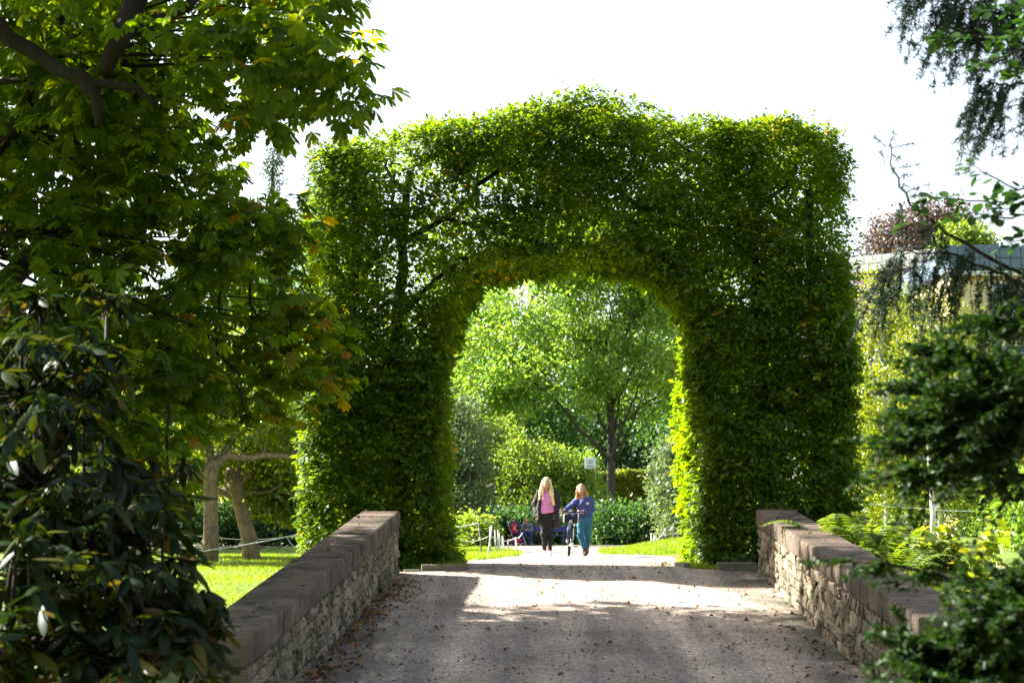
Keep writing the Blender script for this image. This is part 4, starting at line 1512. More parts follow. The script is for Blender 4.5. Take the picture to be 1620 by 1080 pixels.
# oak framed by the arch
oak_b = gnd(962, 94)
d = 94
tree('oak_tree', 'broad oak with dark trunk framed by the hedge arch', 'tree', oak_b, at(962, 560, d).z - oak_b[2], 0.27,
     [lobe(965, 470, d, 120, 4.0, 110), lobe(860, 500, d, 130, 4.0, 90), lobe(1050, 520, d, 90, 3.5, 90), lobe(780, 560, d + 1, 90, 3.0, 80), lobe(870, 590, d - 2, 110, 3.0, 60), lobe(1010, 610, d - 1, 90, 3.0, 60), lobe(920, 400, d, 140, 3.5, 70), lobe(1040, 420, d, 90, 3, 70), lobe(790, 620, d, 60, 2.5, 40)],
     560, 100, 0.42, 0.23, 0.15, G['oak'], M['oakbark'], 101, limbs=16, twigs=420, rise=0.1, limb_f=0.85, low=3)
g = 'trees beyond the arch'
rowt = [(690, 118, 470, 0.3, 'oak', 'broad pale tree at the left edge of the arch opening'), (1120, 112, 380, 0.3, 'dark', 'dark tree behind the oak at the right of the arch opening'), (800, 135, 520, 0.3, 'dark', 'dark tree low behind the oak on its left'), (1000, 140, 480, 0.3, 'dark', 'dark tree directly behind the oak trunk'), (900, 150, 430, 0.35, 'oak', 'tall tree far behind the oak')]
for i_, (px, d, top, r0, mt, lab) in enumerate(rowt):
    b = gnd(px, d)
    zt = at(px, top, d).z
    w = 4.6
    tree('background_tree', lab, 'tree', b, zt * 0.22, r0, [(b[0], d, zt * 0.62, w, 4, zt * 0.36), (b[0] - 2.6, d, zt * 0.45, 3.2, 3, zt * 0.3), (b[0] + 2.8, d - 1, zt * 0.48, 3.2, 3, zt * 0.32), (b[0], d - 1, zt * 0.25, 4.0, 3, zt * 0.2)], 330, 40, 0.55, 0.38, 0.26, G[mt], M['oakbark'], 110 + i_, g, limbs=9, twigs=50)

g = 'shrubs beyond the arch'
sh = [('dark laurel shrub directly behind the bench', 850, 78.5, 806, 46, 'dark'), ('dark laurel shrub right of the two women', 985, 78.5, 790, 62, 'dark'), ('dark laurel at the right edge of the arch opening', 1070, 79.5, 800, 50, 'dark'), ('dark laurel between the lantern and the bench', 770, 79, 800, 50, 'dark'),
      ('pale green bush above the left woman', 850, 86, 680, 66, 'pale'), ('pale green bush left of the sign', 908, 87, 705, 42, 'oak'), ('tall pale green bush behind the lantern', 768, 88, 640, 58, 'pale'), ('pale speckled bush beside the left hedge pillar', 722, 74, 600, 48, 'silver'), ('silvery bush beside the right hedge pillar', 1072, 66, 690, 36, 'silver'), ('yellowing low bush behind the rope posts', 748, 64, 818, 26, 'pale')]
for i_, (lab, px, d, top, w, mt) in enumerate(sh):
    h = at(px, top, d).z
    k = 1.0 if h < 4 else 1.9
    shrub(lab, px, d, top, w, G[mt], 130 + i_, n=int(260 * k), per=26, L=0.17, W=0.115, dep=1.8, spread=0.24)
# clipped hedge behind the oak trunk
hb = gnd(1010, 97)
root = thing('clipped_hedge', 'low clipped hedge with sunlit top behind the oak trunk', 'hedge', hb)
rg = np.random.default_rng(150)
hx0, hx1 = at(915, 742, 97).x - hb[0], at(1100, 742, 97).x - hb[0]
ht = at(1010, 744, 97).z - hb[2]
n = 26000
p = np.stack([rg.uniform(hx0, hx1, n), rg.uniform(-0.7, 0.7, n), rg.random(n) ** 0.7 * ht], -1)
p[:, 1] = np.where(rg.random(n) < 0.6, -0.7 + np.abs(rg.normal(size=n)) * 0.12, p[:, 1])
p += (VN(p, 1.5)[:, None] - 0.5) * 0.35
leaf_mesh('foliage', p, rand_unit(rg, n) + np.array([0, -0.4, -0.2]), rand_unit(rg, n) * 0.7 + np.array([0, -0.3, 0.8]), 0.17, 0.11, T_DIAMOND, G['lime'], root, rg.random(n))
mb = MB()
for x in np.linspace(hx0 + 0.4, hx1 - 0.4, 12):
    mb.tube([(x, 0, -0.1), (x + 0.1, 0, ht * 0.5), (x - 0.1, 0, ht * 0.85)], [0.05, 0.04, 0.02], 5)
mb.build('stems', M['bark'], root)

# ---- left: pollarded planes on the lawn, hedge and trees behind them
d = 49.0
b1 = gnd(335, d)
g = 'plane trees on the lawn'


def pollard(label, base, trunk, limbs, lobes, seed, r0):
    rg = np.random.default_rng(seed)
    root = thing('plane_tree', label, 'tree', base, 0, g)
    b = np.array(base)
    mb = MB()
    tp = [np.array(t) - b for t in trunk]
    tp[0] = tp[0] - np.array([0, 0, 0.3])
    rad = [r0 * 1.25, r0, r0 * 0.92, r0 * 0.95, r0 * 1.05][:len(tp)]
    e_ = tp[-1] - tp[-2]
    e_ = e_ / np.linalg.norm(e_)
    tp += [tp[-1] + e_ * 0.12, tp[-1] + e_ * 0.2]
    rad += [r0 * 0.9, r0 * 0.35]
    mb.tube(tp, rad, 12)
    mb.build('trunk', M['plane'], root, smooth=True)
    lb = MB()
    pts = []
    for l, ra, rb in limbs:
        q = [np.array(at(*x)) - b for x in l]
        o = []
        for a, c in zip(q[:-1], q[1:]):
            for t in (0, 0.33, 0.66):
                o.append(a + (c - a) * t + rg.normal(size=3) * 0.025)
        o.append(q[-1])
        lb.tube(o, list(np.linspace(ra, rb, len(o))), 7)
        pts += o[1:]
    tips = sample_lobes(rg, lobes, 620, 1.4) - b
    P_ = np.array(pts)
    for t in tips[:240]:
        k = int(np.linalg.norm(P_ - t, axis=1).argmin())
        c = (P_[k] + t) / 2 + rg.normal(size=3) * 0.1
        lb.tube(bez(P_[k], c, t, 5), [0.02, 0.017, 0.013, 0.009, 0.004], 4, cap=False)
    lb.build('limbs', M['plane'], root, smooth=True)
    pos, ax, nr = tip_leaves(rg, tips, 26, 0.26)
    n = len(pos)
    s = rg.uniform(0.6, 1.2, n)
    leaf_mesh('crown', pos, ax, nr, 0.17 * s, 0.13 * s, T_DIAMOND, G['lime'], root, np.clip(rg.random(n) * 0.8, 0, 1))


pollard('upright plane tree with a straight pale trunk on the lawn', b1, [b1, at(334, 840, d), at(333, 790, d), at(333, 752, d), at(335, 738, d)],
        [([(335, 742, d), (360, 724, d), (420, 722, d), (490, 722, d), (560, 730, d)], 0.13, 0.06), ([(333, 745, d), (300, 752, d), (240, 750, d), (180, 742, d), (90, 730, d)], 0.10, 0.05), ([(335, 742, d), (330, 690, d + 1), (300, 620, d + 1), (260, 560, d + 1)], 0.14, 0.05), ([(335, 742, d), (370, 690, d + 1), (420, 640, d + 2), (450, 570, d + 2)], 0.12, 0.05)],
        [lobe(430, 660, d + 1, 90, 1.5, 50), lobe(330, 640, d + 2, 110, 2, 70), lobe(240, 680, d, 110, 1.8, 55), lobe(140, 690, d, 110, 2, 60), lobe(330, 560, d + 2, 150, 2, 70), lobe(470, 700, d + 1, 60, 1.2, 35), lobe(200, 600, d + 1, 130, 2, 70)], 201, 0.22)
b2 = gnd(403, 50.5)
d = 50.5
pollard('leaning plane tree with knuckled top on the lawn', b2, [b2, at(394, 850, d), at(383, 810, d), at(374, 780, d), at(372, 762, d)],
        [([(374, 790, d), (352, 778, d), (335, 768, d + 1), (300, 760, d + 1)], 0.14, 0.06), ([(376, 785, d), (400, 782, d), (432, 775, d), (445, 765, d)], 0.07, 0.03), ([(370, 768, d), (362, 752, d), (364, 742, d)], 0.15, 0.12), ([(375, 768, d), (384, 756, d), (398, 752, d)], 0.15, 0.10), ([(440, 775, d), (470, 785, d), (482, 800, d)], 0.05, 0.03), ([(372, 762, d), (390, 710, d + 1), (420, 680, d + 1)], 0.08, 0.04)],
        [lobe(440, 770, d + 1, 60, 1.2, 45), lobe(420, 720, d + 2, 90, 1.5, 40), lobe(300, 740, d + 2, 70, 1.5, 30), lobe(465, 800, d + 1, 30, 0.8, 30), lobe(250, 760, d + 3, 90, 1.5, 35)], 202, 0.235)

g = 'trees beyond the lawn'
lt = [(60, 66, 560, 'lime', 'golden green tree at the far left behind the chestnut'), (250, 70, 520, 'oak', 'green tree behind the upright plane tree'), (420, 74, 600, 'lime', 'golden green tree between the planes and the hedge arch'), (480, 78, 560, 'oak', 'green tree close to the left side of the hedge arch'), (140, 90, 330, 'dark', 'tall dark tree far behind the lawn'), (330, 95, 330, 'dark', 'tall dark tree above the plane trees'), (470, 100, 330, 'dark', 'dark tree just left of the hedge arch')]
for i_, (px, d, top, mt, lab) in enumerate(lt):
    b = gnd(px, d)
    zt = at(px, top, d).z
    tree('lawn_tree', lab, 'tree', b, zt * 0.3, 0.22, [(b[0], d, zt * 0.68, 2.8, 2.6, zt * 0.3), (b[0] - 1.6, d, zt * 0.5, 2.0, 2, zt * 0.25), (b[0] + 1.6, d, zt * 0.55, 2.0, 2, zt * 0.25)], 260, 36, 0.45, 0.26, 0.18, G[mt], M['bark'], 210 + i_, g, limbs=8, twigs=40)
for i_, (px, lab) in enumerate([(215, 'dark hedge bush at the left end of the lawn'), (330, 'dark hedge bush behind the upright plane tree'), (430, 'dark hedge bush behind the leaning plane tree'), (520, 'dark hedge bush beside the left hedge pillar'), (110, 'dark hedge bush hidden by the rhododendron')]):
    shrub(lab, px, 72, 785, 62, G['dark'], 230 + i_, n=200, per=30, L=0.16, W=0.11, dep=1.6, group='dark hedge bushes along the lawn', spread=0.2)
for i_, (px, top, lab) in enumerate([(425, 228, 'tall hazy conifer top beside the chestnut, the taller one'), (486, 276, 'smaller hazy conifer top beside the hedge arch')]):
    d = 150
    b = gnd(px, d)
    zt = at(px, top, d).z
    lo = [(b[0], d, zt * f, 0.4 + 3.6 * (1 - f), 0.4 + 3.2 * (1 - f), zt * 0.06) for f in (0.35, 0.45, 0.55, 0.65, 0.74, 0.82, 0.9, 0.96)]
    tree('conifer_tree', lab, 'tree', b, zt * 0.9, 0.3, lo, 420, 22, 0.35, 0.40, 0.12, G['conifer'], M['oakbark'], 240 + i_, 'far conifers', limbs=9, twigs=50)

# ---- right: light birches and shrubs, copper beech behind the house
g = 'birches behind the right hedge pillar'
for i_, (px, d, top, w, lab) in enumerate([(1400, 46, 418, 84, 'sunlit birch close to the right side of the hedge arch'), (1485, 50, 440, 84, 'sunlit birch with a white stem right of the hedge arch'), (1362, 52, 500, 44, 'low birch half hidden by the hedge arch')]):
    b = gnd(px, d)
    zt = at(px, top, d).z
    r = w * d / FPX
    tree('birch_tree', lab, 'tree', b, zt * 0.7, 0.075, [(b[0], d, zt * 0.6, r, 1.0, zt * 0.38), (b[0] - r * 0.4, d, zt * 0.4, r * 0.8, 0.9, zt * 0.28), (b[0] + r * 0.5, d, zt * 0.45, r * 0.8, 0.9, zt * 0.3), (b[0], d, zt * 0.25, r, 0.9, zt * 0.18), (b[0] - 0.1, d, zt * 0.84, r * 0.75, 0.8, zt * 0.15), (b[0] + r * 0.5, d, zt * 0.74, r * 0.7, 0.8, zt * 0.16)], 640, 28, 0.19, 0.10, 0.062, G['lime'], M['birch'], 250 + i_, g, limbs=9, twigs=150, tmpl=T_DIAMOND)
g = 'shrubs behind the right parapet'
for i_, (px, d, top, w, mt, lab) in enumerate([(1560, 52, 560, 60, 'oak', 'green shrub behind the yew at the right edge'), (1620, 44, 620, 60, 'lime', 'bright shrub at the far right edge'), (1420, 60, 700, 60, 'dark', 'dark shrub low behind the birches'), (1530, 64, 690, 70, 'dark', 'dark shrub low at the right behind the white stem'), (1640, 36, 740, 55, 'oak', 'green shrub low at the right edge')]):
    shrub(lab, px, d, top, w, G[mt], 260 + i_, n=420, per=24, L=0.12, W=0.07, dep=1.3, group=g, spread=0.2)
d = 118
b = gnd(1455, d)
tree('copper_beech', 'copper beech showing purple leaves above the house roof', 'tree', b, 9, 0.4, [lobe(1440, 375, d, 70, 3, 45), lobe(1500, 365, d, 60, 3, 45), lobe(1465, 350, d, 46, 3, 28), lobe(1400, 400, d, 36, 2.5, 36)], 240, 40, 0.5, 0.26, 0.17, G['copper'], M['oakbark'], 271, None, limbs=9, twigs=160)
b = gnd(1525, 112)
tree('yellow_tree', 'yellow green treetop beside the copper beech above the roof', 'tree', b, 10, 0.3, [lobe(1520, 385, 112, 36, 2, 32), lobe(1545, 395, 112, 26, 2, 22)], 260, 30, 0.35, 0.24, 0.16, G['pale'], M['oakbark'], 272, None, limbs=6, twigs=60)

# ---- white-stemmed saplings on the right lawn
for i_, (px, lab) in enumerate([(1471, 'slim white birch stem standing on the right lawn')]):
    b = gnd(px, 41)
    root = thing('birch_sapling', lab, 'tree', b)
    rg = np.random.default_rng(280)
    MB().tube([(0, 0, -0.2), (0.03, 0, 0.8), (-0.02, 0, 1.8), (-0.05, 0, 3.2), (0, 0, 4.6)], [0.075, 0.065, 0.055, 0.045, 0.02], 9).build('trunk', M['birch'], root, smooth=True)
    tips = sample_lobes(rg, [(0, 0, 4.4, 0.9, 0.8, 1.2), (0.2, 0, 3.4, 0.8, 0.7, 0.6)], 160, 1.4)
    lb = MB()
    for t in tips:
        z = min(t[2] - 0.2, 4.5)
        lb.tube(bez([0, 0, z], [(t[0]) * 0.5, t[1] * 0.5, t[2] + 0.05], t, 4), [0.01, 0.008, 0.005, 0.003], 4, cap=False)
    lb.build('twigs', M['bark'], root)
    pos, ax, nr = tip_leaves(rg, tips, 20, 0.15)
    leaf_mesh('crown', pos, ax, nr, 0.07, 0.05, T_DIAMOND, G['lime'], root, rg.random(len(pos)))


# ------------------------------------------------------------------ house at the right
def house():
    d = 78.0
    M['cream'] = flat_mat('cream_render', (0.55, 0.47, 0.27), 0.85, var=0.06, scale=3)
    M['mauve'] = flat_mat('mauve_boards', (0.15, 0.085, 0.17), 0.7, var=0.08, scale=4)
    M['slate'] = flat_mat('blue_grey_cladding', (0.10, 0.14, 0.20), 0.45, var=0.15, scale=2)
    M['tile'] = flat_mat('pale_parapet_tile', (0.30, 0.31, 0.32), 0.6, var=0.12, scale=3)
    M['trim'] = flat_mat('white_trim', (0.72, 0.72, 0.70), 0.5, var=0.04)
    M['ochre'] = flat_mat('ochre_trim', (0.45, 0.27, 0.08), 0.6, var=0.06)
    gm, nt, out = new_mat('window_glass')
    pb = N(nt, 'ShaderNodeBsdfPrincipled')
    pb.inputs['Base Color'].default_value = (0.10, 0.16, 0.22, 1)
    pb.inputs['Roughness'].default_value = 0.06
    pb.inputs['Specular IOR Level'].default_value = 0.9
    nt.links.new(pb.outputs[0], out.inputs[0])
    M['glass'] = gm
    x0 = at(1492, 0, d).x
    x1 = at(1800, 0, d).x
    zr = at(1550, 430, d).z          # underside of the roof band
    zt = at(1550, 390, d).z
    root = thing('apartment_house', 'cream apartment house with blue grey roof band behind the trees', 'building', (x0, d, 0))
    W_ = x1 - x0
    MB().box((W_ / 2, 5, zr / 2), (W_, 10, zr)).build('wall', M['cream'], root)
    rf = MB().box((W_ / 2, 4.9, (zr + zt) / 2 - 0.02), (W_ + 0.5, 10.5, zt - zr - 0.1)).build('roof', M['slate'], root)
    n = 20
    for k in range(n):
        xa = -0.25 + (W_ + 0.5) * k / n
        wd = (W_ + 0.5) / n
        for z0, z1 in ((zr + 0.06, zr + (zt - zr) * 0.48), (zr + (zt - zr) * 0.51, zt)):
            MB().box((xa + wd / 2, -0.40, (z0 + z1) / 2), (wd - 0.03, 0.05, z1 - z0)).build('roof_panel', M['slate'], root, bevel=0.008)
    MB().box((W_ / 2, -0.22, zr - 0.12), (W_ + 0.5, 0.5, 0.2)).build('soffit', M['trim'], root)
    MB().box((W_ / 2, -0.02, zr - 0.30), (W_ + 0.02, 0.1, 0.09)).build('cornice_line', M['ochre'], root)

    def window(par, cx, z0, w, h, y=0.0):
        f = MB()
        t = 0.07
        f.box((cx, y - 0.03, z0 + t / 2), (w, 0.1, t)).box((cx, y - 0.03, z0 + h - t / 2), (w, 0.1, t))
        f.box((cx - w / 2 + t / 2, y - 0.03, z0 + h / 2), (t, 0.096, h - 2 * t)).box((cx + w / 2 - t / 2, y - 0.03, z0 + h / 2), (t, 0.096, h - 2 * t)).box((cx, y - 0.03, z0 + h / 2), (t, 0.09, h - 2 * t))
        fo = f.build('window', M['trim'], par)
        for s_ in (-1, 1):
            MB().box((cx + s_ * (w / 4 - 0.01), y - 0.006, z0 + h / 2), (w / 2 - 0.09, 0.012, h - 0.15)).build('pane', M['glass'], fo)
    for fl in range(4):
        zz = zr - 2.05 - fl * 2.9
        if zz < 0.3:
            continue
        for cx in np.arange(2.7, W_ - 1, 2.6):
            window(root, cx, zz, 1.7, 1.55)
    # lower wing at an angle, tiled parapet above mauve boards
    p0, p1 = at(1350, 440, 96), at(1478, 400, 93)
    z_par0, z_par1 = at(1352, 433, 96).z, at(1352, 408, 96).z
    r2 = thing('side_wing', 'mauve house wing with pale tiled parapet beside the hedge arch', 'building', (p0.x, p0.y, 0))
    dv = Vector((p1.x - p0.x, p1.y - p0.y, 0))
    L_ = dv.length
    r2.rotation_euler = (0, 0, math.atan2(dv.y, dv.x))
    MB().box((L_ / 2, 3, z_par0 / 2), (L_, 6, z_par0)).build('wall', M['mauve'], r2)
    for k in range(int(z_par0 / 0.3)):
        if k * 0.3 > 5:
            MB().box((L_ / 2, -0.012, k * 0.3 + 0.15), (L_, 0.03, 0.285)).build('board', M['mauve'], r2)
    MB().box((L_ / 2, 3, (z_par0 + z_par1) / 2), (L_ + 0.1, 6.2, z_par1 - z_par0)).build('parapet', M['trim'], r2)
    k2 = int(L_ / 0.55)
    for r in range(2):
        hh = (z_par1 - z_par0) / 2
        for k in range(k2 + 1):
            xa = k * 0.55 + (0.275 if r else 0) - 0.05
            if xa + 0.5 > L_:
                continue
            MB().box((xa + 0.26, -0.13, z_par0 + hh * (r + 0.5)), (0.51, 0.05, hh - 0.05)).build('parapet_tile', M['tile'], r2)
    for k in range(3):
        window(r2, 2.0 + 3 * k, z_par0 - 3.1, 1.2, 1.4, -0.03)
    # pale tower far behind, glimpsed past the left corner of the arch
    c = at(748, 500, 210)
    t = thing('tower_block', 'pale bluish tower block glimpsed behind the oak at left', 'building', (c.x, c.y, 0))
    zt = at(748, 470, 210).z
    M['tower'] = flat_mat('pale_blue_render', (0.30, 0.36, 0.46), 0.7, var=0.06, scale=1)
    MB().box((0, 4, zt / 2), (9, 8, zt)).build('wall', M['tower'], t)
    for fl in range(8):
        for k in range(4):
            z = zt - 2.2 - fl * 2.8
            MB().box((-3.3 + k * 2.2, -0.02, z), (1.2, 0.06, 1.4)).build('window', M['glass'], t)


house()


# ------------------------------------------------------------------ unseen trees added to shade the viewpoint and the near path
for i_, (x, y, rr, lab) in enumerate([(-8.5, 1.0, 4.6, 'unseen tree added for shade left of the viewpoint'), (8.5, 0.5, 4.6, 'unseen tree added for shade right of the viewpoint'), (-4.5, -9.0, 5.0, 'unseen tree added for shade behind the viewpoint on the left'), (5.0, -9.5, 5.0, 'unseen tree added for shade behind the viewpoint on the right'), (0.5, -16.0, 5.5, 'unseen tree added for shade over the path behind the viewpoint'), (-11.8, 21.6, 4.6, 'unseen tree added left of the chestnut to shade the path')]):
    b = (x, y, float(ground_z(x, y)))
    tree('shade_tree', lab, 'tree', b, 3.0, 0.3, [(x, y, 5.2, rr, rr, 3.2), (x, y, 8.0, rr * 0.8, rr * 0.8, 2.6), (x, y, 2.6, rr * 0.85, rr * 0.8, 1.8)], 420, 26, 0.5, 0.42, 0.30, G['chestnut'], M['bark'], 300 + i_, 'unseen trees added for shade', limbs=8, twigs=60)

# ------------------------------------------------------------------ figures: smooth bodies from blended round cones


def surf_nets(F, o, h):
    nx, ny, nz = F.shape
    s = F < 0
    idx = -np.ones((nx - 1, ny - 1, nz - 1), int)
    cs = [s[dx:nx - 1 + dx, dy:ny - 1 + dy, dz:nz - 1 + dz] for dx in (0, 1) for dy in (0, 1) for dz in (0, 1)]
    tot = sum(c.astype(int) for c in cs)
    act = (tot > 0) & (tot < 8)
    c = np.argwhere(act)
    idx[act] = np.arange(len(c))
    acc = np.zeros((len(c), 3))
    cnt = np.zeros(len(c))
    cor = [(dx, dy, dz) for dx in (0, 1) for dy in (0, 1) for dz in (0, 1)]
    for a in cor:
        for ax in range(3):
            if a[ax]:
                continue
            b = list(a)
            b[ax] = 1
            fa = F[c[:, 0] + a[0], c[:, 1] + a[1], c[:, 2] + a[2]]
            fb = F[c[:, 0] + b[0], c[:, 1] + b[1], c[:, 2] + b[2]]
            k = (fa < 0) != (fb < 0)
            t = fa[k] / (fa[k] - fb[k])
            p = np.array(a, float)[None] + np.zeros((k.sum(), 3))
            p[:, ax] += t
            acc[k] += p
            cnt[k] += 1
    V = (c + acc / cnt[:, None]) * h + o
    Q = []
    for ax in range(3):
        u, w = (ax + 1) % 3, (ax + 2) % 3
        sl0 = [slice(1, -1)] * 3
        sl1 = [slice(1, -1)] * 3
        sl0[ax] = slice(0, -1)
        sl1[ax] = slice(1, None)
        e0, e1 = s[tuple(sl0)], s[tuple(sl1)]
        for flip in (0, 1):
            m = (e0 & ~e1) if not flip else (~e0 & e1)
            g_ = np.argwhere(m)
            if not len(g_):
                continue
            g_ = g_ + np.array([0 if i == ax else 1 for i in range(3)])
            du = np.zeros(3, int)
            du[u] = 1
            dw = np.zeros(3, int)
            dw[w] = 1
            q = [idx[tuple((g_ - a).T)] for a in (0 * du, du, du + dw, dw)]
            q = np.stack(q, -1)
            Q.append(q if not flip else q[:, ::-1])
    Q = np.concatenate(Q)
    Q = Q[(Q >= 0).all(1)]
    return V, Q[:, ::-1] if False else Q


def rcone(P_, a, b, ra, rb):
    a, b = np.array(a, float), np.array(b, float)
    ba = b - a
    t = np.clip(((P_ - a) @ ba) / max(ba @ ba, 1e-9), 0, 1)
    return np.linalg.norm(P_ - a - t[..., None] * ba, axis=-1) - (ra + (rb - ra) * t)


def ellip(P_, c, r):
    r = np.array(r, float)
    q = (P_ - np.array(c, float)) / r
    k = np.linalg.norm(q, axis=-1)
    return (k - 1) * r.min() * 0.5 + (k - 1) * k / np.maximum(np.linalg.norm(q / r, axis=-1), 1e-6) * 0.5


def smin(a, b, k):
    h = np.clip(0.5 + 0.5 * (b - a) / k, 0, 1)
    return b + (a - b) * h - k * h * (1 - h)


def sdf_object(name, prims, h, mat, parent, cuts=(), warp=0.0, k=0.03):
    """prims: ('c',a,b,ra,rb[,k]) round cone, ('e',c,r[,k]) ellipsoid; blended into one closed surface"""
    lo = np.full(3, 1e9)
    hi = -lo
    for p in prims:
        if p[0] == 'c':
            m = max(p[3], p[4])
            for q in (p[1], p[2]):
                lo = np.minimum(lo, np.array(q) - m)
                hi = np.maximum(hi, np.array(q) + m)
        else:
            lo = np.minimum(lo, np.array(p[1]) - np.array(p[2]))
            hi = np.maximum(hi, np.array(p[1]) + np.array(p[2]))
    lo -= 0.05
    hi += 0.05
    n = np.ceil((hi - lo) / h).astype(int) + 1
    ax = [lo[i] + h * np.arange(n[i]) for i in range(3)]
    P_ = np.stack(np.meshgrid(*ax, indexing='ij'), -1)
    F = None
    for p in prims:
        if p[0] == 'c':
            f = rcone(P_, *p[1:5])
            kk = p[5] if len(p) > 5 else k
        else:
            f = ellip(P_, p[1], p[2])
            kk = p[3] if len(p) > 3 else k
        F = f if F is None else smin(F, f, kk)
    if warp:
        F = F + (VN(P_, 16.0) - 0.5) * warp + (VN(P_, 45.0) - 0.5) * warp * 0.5
    for c, nrm_ in cuts:                      # keep the side the normal points away from
        nn = np.array(nrm_, float)
        nn /= np.linalg.norm(nn)
        F = np.maximum(F, (P_ - np.array(c, float)) @ nn)
    V, Q = surf_nets(F, lo, h)
    me = np_mesh(name, V, Q, smooth=True)
    return link(name, me, mat, parent)


M['skin'] = flat_mat('skin', (0.42, 0.22, 0.145), 0.5, var=0.08, scale=20)
M['lips'] = flat_mat('lips', (0.38, 0.12, 0.10), 0.5)
M['eye'] = flat_mat('eye_dark', (0.03, 0.02, 0.02), 0.3)
M['blonde'] = surf_mat('blonde_hair', (0.50, 0.33, 0.12), (0.80, 0.62, 0.32), 90, 0.45, 0.5, 120, stretch=(1, 1, 0.08))
M['copperhair'] = surf_mat('light_brown_hair', (0.26, 0.12, 0.05), (0.50, 0.28, 0.12), 90, 0.45, 0.5, 120, stretch=(1, 1, 0.08))
M['pink'] = flat_mat('pink_jersey', (0.52, 0.19, 0.42), 0.8, var=0.1, scale=8, bump=0.2)
M['black'] = flat_mat('black_cloth', (0.008, 0.0075, 0.009), 0.75, var=0.3, scale=10, bump=0.2)
M['jacket'] = flat_mat('charcoal_jacket', (0.014, 0.0135, 0.015), 0.7, var=0.3, scale=10, bump=0.25)
M['blue'] = flat_mat('blue_jersey', (0.045, 0.062, 0.20), 0.8, var=0.12, scale=10, bump=0.2)
M['denim'] = flat_mat('blue_denim', (0.025, 0.12, 0.20), 0.8, var=0.2, scale=30, bump=0.2)
M['white'] = flat_mat('white_rubber', (0.7, 0.7, 0.7), 0.6, var=0.05)
M['brown'] = flat_mat('brown_leather', (0.05, 0.02, 0.014), 0.5, var=0.2)
M['rubber'] = flat_mat('tyre_rubber', (0.035, 0.03, 0.026), 0.8, var=0.25, scale=40)
M['steel'] = flat_mat('bright_steel', (0.55, 0.55, 0.56), 0.3, metallic=0.9, var=0.05)
M['paint'] = flat_mat('dark_blue_paint', (0.02, 0.03, 0.07), 0.35, spec=0.5)
M['lampglass'] = flat_mat('lamp_glass', (0.7, 0.7, 0.66), 0.15, spec=0.6, var=0.03)
M['violet'] = flat_mat('violet_blue_paint', (0.045, 0.035, 0.20), 0.6)
M['magenta'] = flat_mat('magenta_nylon', (0.55, 0.025, 0.10), 0.6)
M['yellow'] = flat_mat('yellow_print', (0.75, 0.40, 0.04), 0.6)
M['grey'] = flat_mat('grey_cloth', (0.14, 0.15, 0.17), 0.8, var=0.2)
M['navy'] = flat_mat('navy_cloth', (0.012, 0.018, 0.05), 0.7, var=0.2)
M['jeanblue'] = flat_mat('deep_blue_trousers', (0.02, 0.035, 0.18), 0.8, var=0.2)
M['purple'] = flat_mat('purple_shoe', (0.10, 0.03, 0.25), 0.6)
M['red'] = flat_mat('red_lens', (0.5, 0.03, 0.02), 0.3)


def hand(c, d, side, curl=0.5):
    """palm and five fingers; d = direction the fingers leave the wrist, side = direction of the thumb"""
    c, d, side = (Vector(v) for v in (c, d, side))
    d.normalize()
    side = (side - d * side.dot(d)).normalized()
    pn = d.cross(side)
    out = [('c', c, c + d * 0.075, 0.024, 0.030, 0.015)]
    for i, (o, ln) in enumerate(((0.026, 0.068), (0.009, 0.076), (-0.009, 0.071), (-0.026, 0.056))):
        b0 = c + d * 0.08 + side * o
        b1 = b0 + (d * math.cos(curl) + pn * math.sin(curl)) * ln * 0.55
        b2 = b1 + (d * math.cos(curl * 2.4) + pn * math.sin(curl * 2.4)) * ln * 0.5
        out += [('c', b0, b1, 0.0095, 0.0088, 0.006), ('c', b1, b2, 0.0088, 0.0075, 0.006)]
    t0 = c + d * 0.025 + side * 0.026
    t1 = t0 + (d * 0.6 + side * 0.55 + pn * 0.4) * 0.045
    t2 = t1 + (d * 0.8 + pn * 0.55) * 0.032
    out += [('c', t0, t1, 0.013, 0.0105, 0.01), ('c', t1, t2, 0.0105, 0.0085, 0.006)]
    return [tuple(tuple(x) if isinstance(x, Vector) else x for x in p) for p in out]


def head(c, yaw=0.0, pitch=0.0, s=1.0):
    """skull, jaw, nose, ears; returns primitives and a placing function for the face pieces"""
    rot = Matrix.Rotation(yaw, 3, 'Z') @ Matrix.Rotation(pitch, 3, 'X')
    c = Vector(c)

    def q(x, y, z):
        return tuple(c + rot @ (Vector((x, y, z)) * s))
    pr = [('e', q(0, 0.012, 0.025), (0.074 * s, 0.092 * s, 0.095 * s)), ('c', q(0, -0.045, -0.02), q(0, -0.058, -0.085), 0.052 * s, 0.026 * s, 0.04), ('c', q(0, -0.088, 0.012), q(0, -0.106, -0.028), 0.009 * s, 0.013 * s, 0.018),
          ('e', q(0.076, 0.01, -0.012), (0.012, 0.02, 0.032), 0.01), ('e', q(-0.076, 0.01, -0.012), (0.012, 0.02, 0.032), 0.01), ('c', q(0.03, -0.075, -0.03), q(-0.03, -0.075, -0.03), 0.022 * s, 0.022 * s, 0.03),
          ('c', q(0.028, -0.083, 0.035), q(-0.028, -0.083, 0.035), 0.011, 0.011, 0.02)]
    return pr, q


def face(parent, q, s=1.0):
    for sx in (-1, 1):
        sdf_object('eye', [('e', q(sx * 0.031, -0.083, 0.008), (0.013, 0.008, 0.007))], 0.003, M['eye'], parent)
        sdf_object('eyebrow', [('c', q(sx * 0.017, -0.094, 0.034), q(sx * 0.047, -0.082, 0.036), 0.004, 0.003)], 0.0025, M['copperhair'], parent)
    sdf_object('mouth', [('c', q(-0.02, -0.092, -0.057), q(0.02, -0.092, -0.057), 0.006, 0.006)], 0.003, M['lips'], parent)


